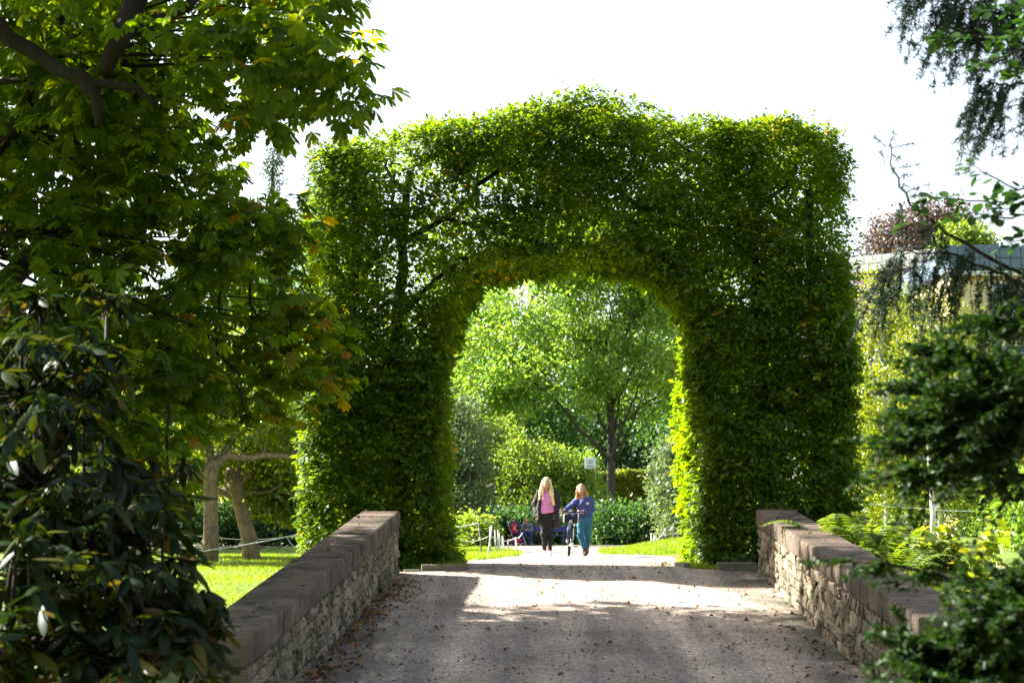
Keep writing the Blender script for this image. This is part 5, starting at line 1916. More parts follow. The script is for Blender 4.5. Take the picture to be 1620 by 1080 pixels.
def at_ground(px, d):
    x = (px - 810) / FPX * d
    return Vector((x, d, float(ground_z(x, d)) + 0.022))


# ---- woman in pink top and open dark jacket
def woman_a():
    d = 37.6
    root = thing('person', 'person with long blonde hair, pink top and open black jacket walking', 'person', at_ground(865.5, d))
    hp, q = head((-0.02, -0.03, 1.575), 0.05, 0.30)
    hipL, hipR = (-0.085, 0, 0.92), (0.085, 0, 0.92)
    kL, kR = (-0.075, -0.05, 0.50), (0.055, 0.01, 0.50)
    aL, aR = (-0.055, 0.10, 0.10), (0.05, -0.12, 0.085)
    legs = [('c', hipL, kL, 0.088, 0.058, 0.05), ('c', kL, aL, 0.056, 0.036, 0.03), ('c', hipR, kR, 0.088, 0.058, 0.05), ('c', kR, aR, 0.056, 0.036, 0.03)]
    torso = [('e', (0, 0, 0.96), (0.15, 0.10, 0.125), 0.03), ('c', (0, 0, 1.0), (0, 0, 1.25), 0.105, 0.115, 0.05), ('e', (0, 0.005, 1.27), (0.155, 0.10, 0.15), 0.06), ('c', (-0.13, 0.01, 1.385), (0.13, 0.01, 1.385), 0.055, 0.055, 0.06),
             ('e', (-0.065, -0.085, 1.255), (0.06, 0.055, 0.06), 0.03), ('e', (0.065, -0.085, 1.255), (0.06, 0.055, 0.06), 0.03)]
    eL, eR = (-0.27, 0.05, 1.13), (0.245, 0.06, 1.12)
    wL, wR = (-0.225, -0.07, 0.93), (0.20, -0.06, 0.93)
    arms = [('c', (-0.165, 0.01, 1.385), eL, 0.05, 0.041, 0.03), ('c', eL, wL, 0.041, 0.028, 0.02), ('c', (0.165, 0.01, 1.385), eR, 0.05, 0.041, 0.03), ('c', eR, wR, 0.041, 0.028, 0.02)]
    feet = [('c', aL, (-0.058, -0.03, 0.045), 0.036, 0.034, 0.03), ('c', aR, (0.052, -0.27, 0.045), 0.036, 0.034, 0.03)]
    body = torso + [('c', (0, 0.01, 1.40), (-0.015, -0.01, 1.52), 0.052, 0.05, 0.04)] + hp + legs + arms + feet
    body += hand(wL, (0.25, -0.3, -1), (0.4, -0.8, 0), 0.5) + hand(wR, (-0.25, -0.3, -1), (-0.4, -0.8, 0), 0.5)
    b = sdf_object('body', body, 0.0115, M['skin'], root)
    face(b, q)
    g_ = 0.012
    top = [('e', (0, 0, 1.0), (0.188, 0.138, 0.2), 0.05), ('c', (0, 0, 1.0), (0, 0, 1.25), 0.13, 0.138, 0.08), ('e', (0, 0.005, 1.27), (0.168, 0.113, 0.16), 0.06), ('c', (-0.12, 0.01, 1.385), (0.12, 0.01, 1.385), 0.062, 0.062, 0.06), ('e', (-0.065, -0.09, 1.255), (0.066, 0.06, 0.066), 0.03), ('e', (0.065, -0.09, 1.255), (0.066, 0.06, 0.066), 0.03)]
    sdf_object('pink_top', top, 0.014, M['pink'], root, cuts=[((0, 0, 0.94), (0.18, 0, -1)), ((0, -0.08, 1.40), (0, -0.75, 0.65))], warp=0.026)
    pants = [('e', (0, 0, 0.955), (0.182, 0.130, 0.22), 0.04), ('c', (-0.085, 0, 0.90), kL, 0.105, 0.070, 0.04), ('c', kL, (-0.056, 0.08, 0.16), 0.068, 0.052, 0.03), ('c', (0.085, 0, 0.90), kR, 0.105, 0.070, 0.04), ('c', kR, (0.05, -0.10, 0.14), 0.068, 0.052, 0.03)]
    sdf_object('trousers', pants, 0.014, M['black'], root, cuts=[((0, 0, 1.05), (0, 0, 1)), ((0, 0, 0.135), (0, 0, -1))], warp=0.022)
    # open jacket: sleeves, back and two hanging fronts
    jk = [('c', (-0.175, 0.01, 1.39), eL, 0.068, 0.064, 0.03), ('c', eL, (-0.225, -0.06, 0.90), 0.064, 0.058, 0.03), ('c', (0.175, 0.01, 1.39), eR, 0.068, 0.064, 0.03), ('c', eR, (0.20, -0.05, 0.90), 0.064, 0.058, 0.03),
          ('c', (-0.15, 0.02, 1.36), (-0.19, 0.0, 0.78), 0.058, 0.075, 0.03), ('c', (0.15, 0.02, 1.36), (0.205, 0.0, 0.66), 0.058, 0.085, 0.03), ('c', (-0.165, -0.07, 1.28), (-0.19, -0.09, 0.82), 0.03, 0.05, 0.03), ('c', (0.165, -0.07, 1.28), (0.20, -0.09, 0.70), 0.03, 0.058, 0.03),
          ('c', (-0.08, 0.09, 1.38), (-0.10, 0.10, 0.72), 0.06, 0.07, 0.04), ('c', (0.08, 0.09, 1.38), (0.10, 0.10, 0.68), 0.06, 0.07, 0.04), ('c', (0, 0.10, 1.38), (0, 0.11, 0.70), 0.06, 0.07, 0.04)]
    sdf_object('jacket', jk, 0.014, M['jacket'], root, cuts=[((0, 0, 0.62), (0, 0, -1))], warp=0.026)
    hair = [('e', (-0.02, 0.012, 1.638), (0.093, 0.108, 0.096), 0.02), ('c', (-0.06, 0.06, 1.60), (-0.05, 0.10, 1.30), 0.065, 0.06, 0.03), ('c', (0.03, 0.06, 1.60), (0.05, 0.10, 1.30), 0.065, 0.06, 0.03),
            ('c', (-0.100, 0.0, 1.64), (-0.140, -0.05, 1.38), 0.030, 0.050, 0.02), ('c', (-0.135, -0.06, 1.38), (-0.17, -0.10, 1.24), 0.050, 0.022, 0.03), ('c', (0.062, 0.0, 1.64), (0.092, -0.09, 1.38), 0.028, 0.046, 0.02), ('c', (0.085, -0.10, 1.38), (0.15, -0.14, 1.12), 0.048, 0.020, 0.03), ('c', (-0.105, -0.06, 1.48), (-0.075, -0.14, 1.26), 0.026, 0.012, 0.02), ('c', (0.10, -0.12, 1.30), (0.115, -0.15, 1.10), 0.028, 0.010, 0.02)]
    hq = q(0, -0.14, 0.005)
    sdf_object('hair', hair, 0.011, M['blonde'], root, warp=0.016)
    for (ax_, ay_) in ((-0.056, 0.0), (0.051, -0.22)):
        sdf_object('shoe', [('c', (ax_, ay_ + 0.11, 0.052), (ax_, ay_ - 0.07, 0.04), 0.046, 0.044, 0.03), ('c', (ax_, ay_ + 0.10, 0.085), (ax_, ay_ + 0.02, 0.07), 0.044, 0.038, 0.03), ('e', (ax_, ay_ - 0.06, 0.035), (0.046, 0.07, 0.034), 0.02)], 0.007, M['white'], root, cuts=[((0, 0, 0.002), (0, 0, -1))])


woman_a()


# ---- woman in blue jumper and jeans, holding the bicycle
def woman_b():
    d = 38.4
    root = thing('person', 'person in blue jumper and blue jeans holding a bicycle by its handlebar', 'person', at_ground(924.5, d))
    hp, q = head((-0.09, -0.04, 1.455), 0.12, -0.05, 0.97)
    kL, kR = (-0.10, -0.07, 0.47), (0.06, 0.03, 0.47)
    aL, aR = (0.0, -0.03, 0.09), (0.045, 0.22, 0.13)
    legs = [('c', (-0.08, 0, 0.84), kL, 0.088, 0.06, 0.05), ('c', kL, aL, 0.058, 0.038, 0.03), ('c', (0.085, 0, 0.84), kR, 0.088, 0.06, 0.05), ('c', kR, aR, 0.058, 0.038, 0.03)]
    torso = [('e', (0, 0, 0.88), (0.145, 0.10, 0.12), 0.03), ('c', (0, 0, 0.9), (-0.01, 0, 1.15), 0.10, 0.11, 0.05), ('e', (-0.02, 0, 1.16), (0.145, 0.098, 0.14), 0.06), ('c', (-0.14, 0, 1.275), (0.10, 0, 1.27), 0.052, 0.052, 0.06), ('e', (-0.075, -0.08, 1.15), (0.055, 0.05, 0.055), 0.03), ('e', (0.04, -0.08, 1.15), (0.055, 0.05, 0.055), 0.03)]
    eL, eR = (-0.33, -0.06, 1.10), (0.185, 0.0, 1.02)
    wL, wR = (-0.455, -0.20, 1.005), (-0.05, -0.20, 0.985)
    arms = [('c', (-0.165, 0, 1.27), eL, 0.048, 0.040, 0.03), ('c', eL, wL, 0.040, 0.027, 0.02), ('c', (0.14, 0, 1.265), eR, 0.048, 0.040, 0.03), ('c', eR, wR, 0.040, 0.027, 0.02)]
    feet = [('c', aL, (0.0, -0.15, 0.045), 0.038, 0.034, 0.03), ('c', aR, (0.045, 0.10, 0.05), 0.038, 0.034, 0.03)]
    body = torso + [('c', (-0.02, 0.0, 1.29), (-0.075, -0.01, 1.40), 0.05, 0.047, 0.04)] + hp + legs + arms + feet
    body += hand(wL, (-0.75, -0.3, -0.25), (0.1, -0.8, 0.5), 0.85) + hand(wR, (-0.9, -0.3, -0.3), (0.1, -0.8, 0.5), 0.85)
    b = sdf_object('body', body, 0.0115, M['skin'], root)
    face(b, q)
    jm = [('e', (0, 0, 0.93), (0.18, 0.135, 0.2), 0.05), ('c', (0, 0, 0.93), (-0.01, 0, 1.15), 0.128, 0.134, 0.08), ('e', (-0.02, 0, 1.16), (0.158, 0.112, 0.15), 0.06), ('c', (-0.14, 0, 1.275), (0.10, 0, 1.27), 0.06, 0.06, 0.06), ('e', (-0.075, -0.085, 1.15), (0.06, 0.055, 0.06), 0.03), ('e', (0.04, -0.085, 1.15), (0.06, 0.055, 0.06), 0.03),
          ('c', (-0.165, 0, 1.27), eL, 0.060, 0.053, 0.03), ('c', eL, (-0.435, -0.178, 1.02), 0.053, 0.040, 0.02), ('c', (0.14, 0, 1.265), eR, 0.060, 0.054, 0.03), ('c', eR, (-0.02, -0.174, 0.99), 0.054, 0.040, 0.02)]
    sw = sdf_object('jumper', jm, 0.014, M['blue'], root, cuts=[((0, 0, 0.865), (0, 0, -1)), ((-0.05, -0.03, 1.315), (-0.2, -0.55, 0.8))], warp=0.022)
    # white heart on the chest
    pts = []
    for i_ in range(28):
        t = 2 * math.pi * i_ / 28
        pts.append((16 * math.sin(t) ** 3 / 16 * 0.032, (13 * math.cos(t) - 5 * math.cos(2 * t) - 2 * math.cos(3 * t) - math.cos(4 * t)) / 16 * 0.034))
    vs, fs = [], []
    for yy in (-0.158, -0.12):
        for x, z in pts:
            vs.append((0.055 + x, yy + 0.6 * (x - 0.0) ** 2 + (0.25 * abs(z)), 1.165 + z))
    n = 28
    fs = [tuple(range(n)), tuple(range(2 * n - 1, n - 1, -1))] + [(i_, n + i_, n + (i_ + 1) % n, (i_ + 1) % n) for i_ in range(n)]
    tag(MB().add(vs, fs).build('heart_emblem', M['white'], sw), 'white heart printed on the jumper')
    jeans = [('e', (0, 0, 0.875), (0.174, 0.128, 0.22), 0.04), ('c', (-0.08, 0, 0.83), kL, 0.106, 0.074, 0.04), ('c', kL, (-0.005, -0.035, 0.17), 0.073, 0.068, 0.03), ('c', (0.085, 0, 0.83), kR, 0.106, 0.074, 0.04), ('c', kR, (0.048, 0.20, 0.19), 0.073, 0.066, 0.03)]
    sdf_object('jeans', jeans, 0.014, M['denim'], root, cuts=[((0, 0, 0.97), (0, 0, 1)), ((0, 0, 0.165), (0, 0, -1))], warp=0.024)
    hair = [('e', (-0.088, 0.010, 1.518), (0.09, 0.102, 0.09), 0.02), ('c', (-0.12, 0.05, 1.47), (-0.13, 0.06, 1.27), 0.06, 0.045, 0.03), ('c', (-0.05, 0.05, 1.47), (-0.03, 0.07, 1.26), 0.06, 0.05, 0.03), ('c', (-0.16, -0.02, 1.49), (-0.175, -0.02, 1.28), 0.03, 0.03, 0.03), ('c', (-0.01, -0.01, 1.50), (0.055, -0.02, 1.33), 0.034, 0.036, 0.03), ('c', (0.055, -0.02, 1.33), (0.09, 0.0, 1.27), 0.034, 0.016, 0.03)]
    sdf_object('hair', hair, 0.011, M['copperhair'], root, warp=0.026)
    for (ax_, ay_, az_) in ((0.0, -0.09, 0), (0.045, 0.16, 0.03)):
        sdf_object('boot', [('c', (ax_, ay_ + 0.07, 0.06 + az_), (ax_, ay_ - 0.07, 0.045 + az_), 0.050, 0.044, 0.03), ('c', (ax_, ay_ + 0.07, 0.06 + az_), (ax_, ay_ + 0.06, 0.17 + az_), 0.052, 0.056, 0.03)], 0.008, M['brown'], root, cuts=[((0, 0, 0.004 + az_ * 0.3), (0, 0, -1)), ((0, 0, 0.19 + az_), (0, 0, 1))])


woman_b()


# ---- bicycle wheeled towards the camera
def bicycle():
    d = 37.55
    rz = math.radians(-3)
    root = thing('bicycle', 'dark city bicycle with front bag wheeled along between the two women', 'bicycle', at_ground(898, d), rz)
    lean = Matrix.Rotation(math.radians(3.5), 4, 'Y')
    root.rotation_euler = (0, math.radians(4), rz)
    r = 0.345

    def wheel(y):
        w = MB().torus((0, y, r), (1, 0, 0), r - 0.022, 0.022, 48, 8).build('wheel', M['rubber'], root, smooth=True)
        MB().torus((0, y, r), (1, 0, 0), r - 0.052, 0.012, 48, 6).build('rim', M['steel'], w, smooth=True)
        MB().tube([(-0.05, y, r), (0.05, y, r)], 0.02, 10).build('hub', M['steel'], w)
        sp = MB()
        for k in range(28):
            a = 2 * math.pi * k / 28
            x = 0.03 if k % 2 else -0.03
            sp.tube([(x, y + 0.018 * math.cos(a + 0.8), r + 0.018 * math.sin(a + 0.8)), (0, y + (r - 0.06) * math.cos(a), r + (r - 0.06) * math.sin(a))], 0.0014, 3, cap=False)
        tag(sp.build('spokes', M['steel'], w), None, None, None, 'stuff')
        g_ = MB()
        vs, fs = [], []
        for k in range(15):
            a = math.radians(-10 + 190 * k / 14) if y < 0.5 else math.radians(-20 + 200 * k / 14)
            if y < 0.5:
                a = math.radians(20 + 150 * k / 14)
            for x, dr in ((-0.032, -0.006), (0, 0.006), (0.032, -0.006)):
                vs.append((x, y + (r + 0.022 + dr) * math.cos(a), r + (r + 0.022 + dr) * math.sin(a)))
        for k in range(14):
            for j in (0, 1):
                fs.append((k * 3 + j, k * 3 + j + 1, k * 3 + 4 + j, k * 3 + 3 + j))
        g_.add(vs, fs).build('mudguard', M['paint'], w, smooth=True)
    y0 = r
    y1 = r + 1.08
    wheel(y0)
    wheel(y1)
    fr = MB()
    hd = (0, y0 + 0.17, 0.66)
    ht = (0, y0 + 0.22, 0.86)
    bb = (0, y0 + 0.62, 0.30)
    st = (0, y0 + 0.80, 0.84)
    fr.tube([hd, ht], 0.02, 8).tube([hd, bb], 0.019, 8).tube([(0, y0 + 0.2, 0.8), (0, y0 + 0.68, 0.48)], 0.017, 8).tube([bb, st], 0.017, 8)
    for s_ in (-1, 1):
        fr.tube([(s_ * 0.02, y0 + 0.62, 0.30), (s_ * 0.06, y1, r)], 0.01, 6).tube([(s_ * 0.015, y0 + 0.76, 0.74), (s_ * 0.06, y1, r)], 0.009, 6)
    fr.build('frame', M['paint'], root, smooth=True)
    fk = MB()
    for s_ in (-1, 1):
        fk.tube([(s_ * 0.05, y0, r), (s_ * 0.05, y0 + 0.1, 0.60), (s_ * 0.03, y0 + 0.165, 0.70)], [0.010, 0.014, 0.014], 7)
    fk.tube([(-0.05, y0 + 0.165, 0.70), (0.05, y0 + 0.165, 0.70)], 0.016, 7)
    fk.build('fork', M['paint'], root, smooth=True)
    hb = MB().tube([ht, (0, y0 + 0.24, 0.97)], 0.014, 8).tube([(-0.30, y0 + 0.36, 0.985), (-0.2, y0 + 0.26, 0.99), (-0.06, y0 + 0.22, 0.975), (0.06, y0 + 0.22, 0.975), (0.2, y0 + 0.26, 0.99), (0.30, y0 + 0.36, 0.985)], 0.012, 8).build('handlebar', M['black'], root, smooth=True)
    for s_ in (-1, 1):
        MB().tube([(s_ * 0.22, y0 + 0.28, 0.99), (s_ * 0.31, y0 + 0.37, 0.985)], 0.018, 8).build('grip', M['rubber'], hb)
        MB().tube([(s_ * 0.18, y0 + 0.235, 0.975), (s_ * 0.27, y0 + 0.27, 0.965)], 0.006, 5).build('brake_lever', M['steel'], hb)
    MB().box((0, y0 + 0.14, 0.93), (0.20, 0.05, 0.05)).build('display', M['black'], hb, bevel=0.01)
    sdf_object('headlamp', [('e', (0, y0 + 0.08, 0.765), (0.045, 0.05, 0.045))], 0.008, M['black'], root)
    MB().tube([(0, y0 + 0.034, 0.765), (0, y0 + 0.022, 0.765)], [0.036, 0.030], 14).build('lamp_lens', M['lampglass'], root)
    bag = sdf_object('front_bag', [('c', (-0.10, y0 + 0.12, 0.86), (0.12, y0 + 0.12, 0.86), 0.075, 0.075), ('c', (-0.11, y0 + 0.13, 0.80), (0.13, y0 + 0.13, 0.80), 0.07, 0.07), ('c', (-0.10, y0 + 0.12, 0.91), (0.10, y0 + 0.12, 0.91), 0.05, 0.05)], 0.011, M['navy'], root, warp=0.022)
    for s_ in (-1, 1):
        MB().box((s_ * 0.155 + 0.005, y0 + 0.10, 0.83), (0.018, 0.10, 0.20)).build('bag_edge', M['white'], bag, bevel=0.006)
    sdf_object('saddle', [('c', (0, y0 + 0.70, 0.965), (0, y0 + 0.92, 0.975), 0.03, 0.075), ('e', (0, y0 + 0.90, 0.97), (0.095, 0.08, 0.04))], 0.01, M['black'], root)
    MB().tube([st, (0, y0 + 0.84, 0.95)], 0.014, 8).build('seat_post', M['steel'], root)
    MB().tube([(-0.06, y0 + 0.62, 0.30), (0.07, y0 + 0.62, 0.30)], 0.02, 8).build('crank_axle', M['steel'], root)
    for s_, a in ((-1, 0.5), (1, 0.5 + math.pi)):
        cy, cz = y0 + 0.62 + 0.17 * math.cos(a), 0.30 + 0.17 * math.sin(a)
        cr = MB().tube([(s_ * 0.075, y0 + 0.62, 0.30), (s_ * 0.085, cy, cz)], 0.011, 6).build('crank', M['steel'], root)
        MB().box((s_ * 0.14, cy, cz), (0.095, 0.075, 0.022)).build('pedal', M['rubber'], cr)
    rk = MB()
    for s_ in (-1, 1):
        rk.tube([(s_ * 0.05, y0 + 0.8, 0.74), (s_ * 0.06, y1 + 0.2, 0.74)], 0.006, 5).tube([(s_ * 0.06, y1 + 0.05, 0.74), (s_ * 0.065, y1, r)], 0.005, 5)
    rk.tube([(-0.06, y1 + 0.2, 0.74), (0.06, y1 + 0.2, 0.74)], 0.006, 5)
    rk.build('rear_rack', M['steel'], root)


bicycle()


# ---- bench by the cross path, a seated person, a pushchair with a pink bag
def bench():
    d = 75.5
    root = thing('park_bench', 'violet blue wooden bench at the end of the path', 'bench', at_ground(866, d))
    L_ = 1.75
    for z, y in ((0.80, 0.30), (0.66, 0.27)):
        MB().box((0, y, z), (L_, 0.03, 0.11), Matrix.Rotation(-0.2, 3, 'X')).build('back_plank', M['violet'], root, bevel=0.006)
    for y in (-0.16, -0.02, 0.12):
        MB().box((0, y, 0.44), (L_, 0.12, 0.035)).build('seat_plank', M['violet'], root, bevel=0.006)
    for x in (-0.7, 0.7):
        MB().tube([(x, 0.18, 0.0), (x, 0.20, 0.42), (x, 0.33, 0.88)], 0.022, 6).tube([(x, -0.20, 0.0), (x, -0.20, 0.42)], 0.022, 6).tube([(x, -0.20, 0.415), (x, 0.20, 0.415)], 0.02, 6).build('leg', M['paint'], root)


bench()


def sitter():
    d = 75.3
    root = thing('person', 'person in grey jacket sitting hunched on the bench', 'person', at_ground(834, d))
    hp, q = head((-0.06, -0.18, 1.06), -0.5, 0.35)
    hipz = 0.56
    tor = [('e', (0, 0.02, hipz), (0.17, 0.13, 0.12), 0.06), ('c', (0, 0.02, 0.58), (-0.02, -0.06, 0.86), 0.12, 0.13, 0.08), ('c', (-0.15, -0.06, 0.90), (0.13, -0.06, 0.90), 0.06, 0.06, 0.06)]
    kL, kR = (-0.10, -0.42, 0.55), (0.10, -0.42, 0.54)
    legs = [('c', (-0.09, 0, 0.54), kL, 0.085, 0.06, 0.04), ('c', kL, (-0.18, -0.50, 0.14), 0.058, 0.04, 0.03), ('c', (0.09, 0, 0.54), kR, 0.085, 0.06, 0.04), ('c', kR, (0.14, -0.36, 0.10), 0.058, 0.04, 0.03)]
    arms = [('c', (-0.17, -0.06, 0.90), (-0.24, -0.20, 0.68), 0.05, 0.042, 0.03), ('c', (-0.24, -0.20, 0.68), (-0.10, -0.36, 0.66), 0.042, 0.03, 0.02), ('c', (0.15, -0.06, 0.90), (0.20, -0.22, 0.68), 0.05, 0.042, 0.03), ('c', (0.20, -0.22, 0.68), (0.02, -0.37, 0.66), 0.042, 0.03, 0.02)]
    feet = [('c', (-0.18, -0.50, 0.12), (-0.21, -0.62, 0.06), 0.04, 0.036, 0.03), ('c', (0.14, -0.36, 0.09), (0.17, -0.48, 0.05), 0.04, 0.036, 0.03)]
    b = sdf_object('body', tor + [('c', (0, -0.06, 0.9), (-0.05, -0.15, 1.0), 0.05, 0.05, 0.04)] + hp + legs + arms + feet + hand((-0.10, -0.36, 0.66), (0.8, -0.4, -0.1), (0, -0.2, 1), 0.6) + hand((0.02, -0.37, 0.66), (-0.8, -0.4, -0.1), (0, -0.2, 1), 0.6), 0.016, M['skin'], root)
    face(b, q)
    sdf_object('jacket', [('e', (0, 0.02, 0.58), (0.185, 0.15, 0.13), 0.06), ('c', (0, 0.02, 0.60), (-0.02, -0.06, 0.86), 0.14, 0.15, 0.08), ('c', (-0.15, -0.06, 0.90), (0.13, -0.06, 0.90), 0.072, 0.072, 0.06)] + [(p[0], p[1], p[2], p[3] + 0.016, p[4] + 0.014, p[5]) for p in arms], 0.015, M['grey'], root, cuts=[((0, 0, 0.49), (0, 0, -1))], warp=0.016)
    sdf_object('trousers', [('e', (0, 0.02, 0.545), (0.18, 0.14, 0.11), 0.05)] + [(p[0], p[1], p[2], p[3] + 0.016, p[4] + 0.018, p[5]) for p in legs], 0.015, M['jeanblue'], root, warp=0.024)
    sdf_object('hair', [('e', (-0.055, -0.165, 1.10), (0.092, 0.10, 0.09), 0.03), ('c', (-0.05, -0.11, 1.08), (-0.04, -0.09, 1.0), 0.06, 0.05, 0.03)], 0.010, M['copperhair'], root, warp=0.022)
    for a, c in (((-0.18, -0.50, 0.07), (-0.21, -0.66, 0.05)), ((0.14, -0.36, 0.06), (0.17, -0.52, 0.05))):
        sdf_object('shoe', [('c', a, c, 0.05, 0.045)], 0.010, M['purple'], root, cuts=[((0, 0, 0.003), (0, 0, -1))])


sitter()


def pushchair():
    d = 74.6
    root = thing('pushchair', 'dark pushchair parked beside the bench', 'pushchair', at_ground(817, d), math.radians(25))
    fr = MB()
    for s_ in (-0.24, 0.24):
        fr.tube([(s_, -0.42, 0.09), (s_, -0.1, 0.42), (s_, 0.22, 0.78), (s_, 0.40, 1.02)], 0.013, 6)
        fr.tube([(s_, 0.36, 0.12), (s_, 0.1, 0.40), (s_, -0.12, 0.58)], 0.012, 6)
    fr.tube([(-0.24, 0.40, 1.02), (0.24, 0.40, 1.02)], 0.016, 6).tube([(-0.24, -0.42, 0.09), (0.24, -0.42, 0.09)], 0.01, 6).tube([(-0.24, 0.36, 0.12), (0.24, 0.36, 0.12)], 0.01, 6)
    fr.build('frame', M['steel'], root, smooth=True)
    sdf_object('seat', [('c', (-0.14, -0.10, 0.42), (0.14, -0.10, 0.42), 0.07, 0.07), ('c', (-0.14, 0.14, 0.72), (0.14, 0.14, 0.72), 0.06, 0.06), ('c', (0, -0.08, 0.42), (0, 0.14, 0.72), 0.10, 0.10), ('c', (-0.13, -0.08, 0.42), (-0.13, 0.14, 0.72), 0.07, 0.07), ('c', (0.13, -0.08, 0.42), (0.13, 0.14, 0.72), 0.07, 0.07)], 0.016, M['navy'], root)
    vs, fs = [], []
    for i_ in range(9):
        a = math.pi * i_ / 8
        for j in range(7):
            b_ = math.radians(10 + 105 * j / 6)
            vs.append((0.26 * math.cos(a), 0.16 - 0.34 * math.cos(b_) * 1.0 * math.sin(a) ** 0.5, 0.72 + 0.36 * math.sin(a) ** 0.6 * math.sin(b_)))
    for i_ in range(8):
        for j in range(6):
            fs.append((i_ * 7 + j, i_ * 7 + j + 1, i_ * 7 + j + 8, i_ * 7 + j + 7))
    MB().add(vs, fs).build('hood', M['navy'], root, smooth=True)
    sdf_object('basket', [('c', (-0.16, 0.0, 0.22), (0.16, 0.0, 0.22), 0.08, 0.08), ('c', (-0.16, 0.2, 0.22), (0.16, 0.2, 0.22), 0.08, 0.08)], 0.02, M['magenta'], root)
    for x, y in ((-0.25, -0.42), (0.25, -0.42), (-0.25, 0.36), (0.25, 0.36)):
        w = MB().torus((x, y, 0.11), (1, 0, 0), 0.09, 0.02, 24, 6).build('wheel', M['rubber'], root, smooth=True)
        MB().tube([(x - 0.015, y, 0.11), (x + 0.015, y, 0.11)], 0.075, 14).build('hub', M['post'], w)


pushchair()
bp = at_ground(813.5, 74.1)
bp.z = at(813.5, 843, 74.1).z
root = thing('rucksack', 'magenta rucksack with yellow print hanging on the pushchair', 'bag', bp)
bg = sdf_object('pouch', [('c', (-0.06, 0, 0.10), (0.06, 0, 0.10), 0.10, 0.10), ('c', (-0.05, 0, 0.30), (0.05, 0, 0.30), 0.09, 0.09), ('c', (0, -0.06, 0.12), (0, -0.06, 0.20), 0.08, 0.07)], 0.012, M['magenta'], root, warp=0.01)
sdf_object('print', [('e', (0, -0.135, 0.20), (0.055, 0.02, 0.05)), ('e', (0, -0.13, 0.26), (0.03, 0.02, 0.03))], 0.008, M['yellow'], root)
MB().tube([(-0.07, 0.06, 0.36), (-0.05, 0.14, 0.47), (0, 0.18, 0.5), (0.05, 0.14, 0.47), (0.07, 0.06, 0.36)], 0.012, 5).build('strap', M['magenta'], root)


# ------------------------------------------------------------------ rope fences
def post(label, px0, py0, px1, py1, d, r=0.022, mat='post', group='rope fence posts on the left verge'):
    b, t = at(px0, py0, d), at(px1, py1, d)
    gz = float(ground_z(b.x, b.y))
    b.z = gz - 0.15
    root = thing('rope_post', label, 'post', (b.x, b.y, gz), 0, group)
    o = Vector((b.x, b.y, gz))
    MB().tube([b - o, (b + t) / 2 - o + Vector((0.006, 0, 0)), t - o], [r, r * 0.95, r * 0.9], 8).build('shaft', M[mat], root, smooth=True)
    MB().tube([t - o, t - o + Vector((0, 0, 0.015))], [r * 1.12, r * 0.7], 8).build('cap', M[mat], root, smooth=True)
    return t


post('thin leaning steel post at the left end of the verge', 763, 876, 757, 829, 42.0, 0.016, 'postdark')
post('thick white post leaning left at the verge corner', 771, 877, 778, 832, 41.0, 0.024)
post('bluish post right behind the thick leaning one', 776, 875, 775, 834, 42.5, 0.017)
post('bluish slim post third from the verge corner', 784, 872, 783, 838, 46.0, 0.016)
post('white post fourth from the verge corner', 787, 871, 788, 838, 47.5, 0.02)
post('slim white post just right of the fourth', 791, 871, 790, 843, 49.0, 0.016)
post('forked thin post in the middle of the row', 794, 870, 795, 848, 52.0, 0.017)
post('thin post leaning right in the middle of the row', 799, 870, 795.5, 849, 51.5, 0.012)
post('short bluish post near the path end of the row', 803, 872, 804, 853, 47.0, 0.018)
post('white post nearest the path', 818, 873, 816, 850, 45.0, 0.021)


def rope(label, pts, r, group, sag=0.0):
    P_ = [np.array(at(*p)) for p in pts]
    o = []
    for a, c in zip(P_[:-1], P_[1:]):
        for t in np.linspace(0, 1, 13)[:-1]:
            o.append(a + (c - a) * t - np.array([0, 0, sag * 4 * t * (1 - t)]))
    o.append(P_[-1])
    b = o[0]
    ob = MB().tube([q - b for q in o], r, 6).build('rope', M['rope'], None, smooth=True)
    ob.location = b
    tag(ob, label, 'rope', group)


g = 'ropes strung along the left verge'
rope('upper white rope running left from the thin leaning post', [(700, 836, 41), (757, 827, 42)], 0.016, g, 0.02)
rope('white rope sagging between the hedge and the thick leaning post', [(706, 846, 41), (775, 847, 41)], 0.014, g, 0.15)
rope('white rope sagging along the row of posts', [(778, 848, 41), (816, 850, 45)], 0.014, g, 0.10)
rope('white rope end beside the pushchair', [(816, 850, 45), (826, 843, 47)], 0.016, g, 0.06)
g = 'ropes round the plane trees'
rope('lower white rope tied round the upright plane tree', [(200, 892, 46), (330, 870, 48.7), (475, 844, 50)], 0.018, g, 0.03)
rope('upper white rope behind the plane trees', [(230, 838, 52), (345, 850, 52), (402, 853, 51.5), (478, 846, 50)], 0.016, g, 0.02)
rope('loose rope end hanging by the left hedge pillar', [(453, 847, 50), (463, 862, 50), (472, 866, 50)], 0.012, g, 0.03)
g = 'rope fence on the right bank'
for i_, (px, py0, py1, lab) in enumerate([(1030, 855, 843, 'first post of the right bank rope, nearest the path'), (1035, 855, 846, 'short stub post beside the first right bank post'), (1053, 853, 835, 'second post of the right bank rope'), (1065, 852, 832, 'third post of the right bank rope'), (1073, 852, 834, 'fourth post of the right bank rope, near the hedge pillar')]):
    post(lab, px, py0, px, py1, 52.0 + i_ * 0.4, 0.018, 'post' if i_ < 2 else 'postdark', 'posts on the right bank')
rope('white rope looping over the right bank posts', [(1030, 843, 52), (1035, 854, 52.3), (1053, 835, 52.8), (1065, 832, 53.2), (1090, 838, 54)], 0.016, g, 0.10)
rope('straight thin rope behind the looping one', [(1031, 844, 55), (1110, 843, 56)], 0.014, g, 0.02)
rope('white rope strung across the right lawn behind the ferns', [(1375, 796, 40), (1445, 803, 41), (1560, 808, 42)], 0.014, g, 0.03)


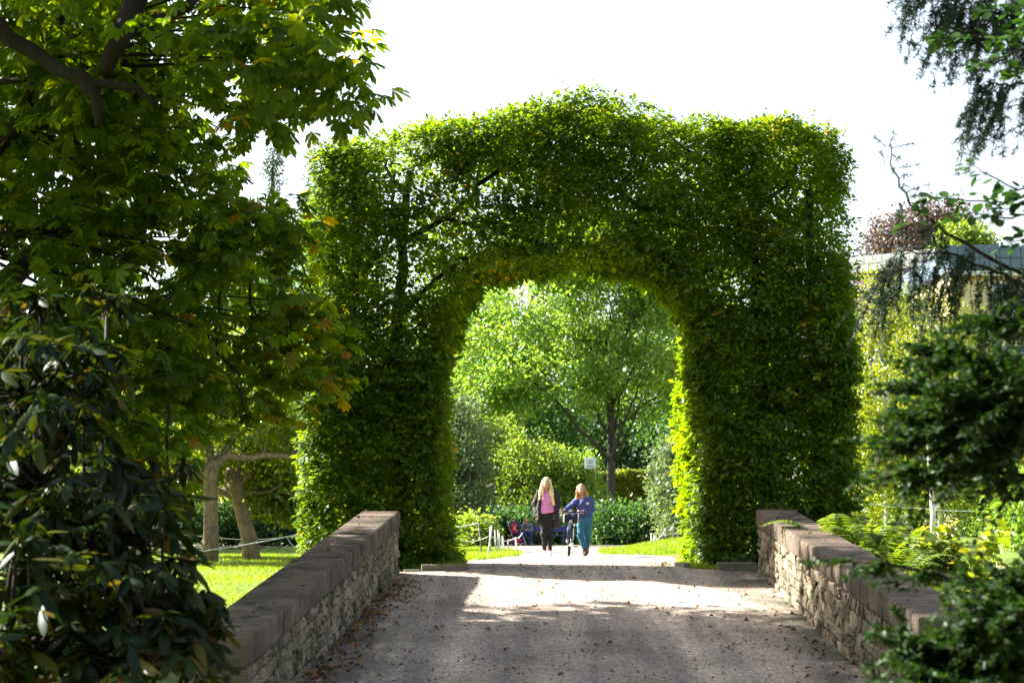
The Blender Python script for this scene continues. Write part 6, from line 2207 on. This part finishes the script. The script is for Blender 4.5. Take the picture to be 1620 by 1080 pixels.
# ------------------------------------------------------------------ sign and lantern
def text_mesh(name, s, size, mat, parent, loc):
    cu = bpy.data.curves.new(name, 'FONT')
    cu.body = s
    cu.size = size
    cu.align_x = 'CENTER'
    cu.extrude = 0.004
    ob = bpy.data.objects.new(name, cu)
    COL.objects.link(ob)
    dg = bpy.context.evaluated_depsgraph_get()
    me = bpy.data.meshes.new_from_object(ob.evaluated_get(dg))
    bpy.data.objects.remove(ob)
    o = link(name, me, mat, parent)
    o.location = loc
    o.rotation_euler = (math.pi / 2, 0, 0)
    return o


def sign():
    d = 84.0
    c = at(934, 732, d)
    gz = float(ground_z(c.x, c.y))
    M['signwhite'] = flat_mat('sign_white', (0.6, 0.63, 0.68), 0.5, var=0.03)
    M['signgrey'] = flat_mat('sign_grey', (0.20, 0.21, 0.23), 0.6)
    root = thing('road_sign', 'square white road sign reading 30 above the hedge', 'sign', (c.x, c.y, gz))
    z = c.z - gz
    MB().tube([(0.26, 0.06, 0), (0.26, 0.06, z + 0.25)], 0.025, 8).build('pole', M['postdark'], root)
    p = MB().box((0, 0, z), (0.54, 0.025, 0.54)).build('plate', M['signwhite'], root, bevel=0.01)
    text_mesh('number', '30', 0.22, M['signgrey'], p, (0, -0.018, z - 0.02))
    MB().box((0, -0.016, z - 0.17), (0.30, 0.008, 0.05)).build('caption_bar', M['signgrey'], p)


sign()
c = at(777.5, 776, 83)
gz = float(ground_z(c.x, c.y))
root = thing('path_lantern', 'dark boxy lantern on a thin post among the shrubs', 'lantern', (c.x, c.y, gz))
z = c.z - gz
MB().tube([(0, 0, 0), (0, 0, z - 0.2)], 0.035, 8).build('post', M['postdark'], root)
MB().box((0, 0, z), (0.34, 0.34, 0.46)).build('housing', M['postdark'], root, bevel=0.02)
MB().tube([(0, 0, z + 0.23), (0, 0, z + 0.32), (0, 0, z + 0.36)], [0.27, 0.14, 0.03], 4).build('lid', M['postdark'], root)
MB().box((0, -0.173, z), (0.18, 0.012, 0.26)).build('glass', M['glass'], root)
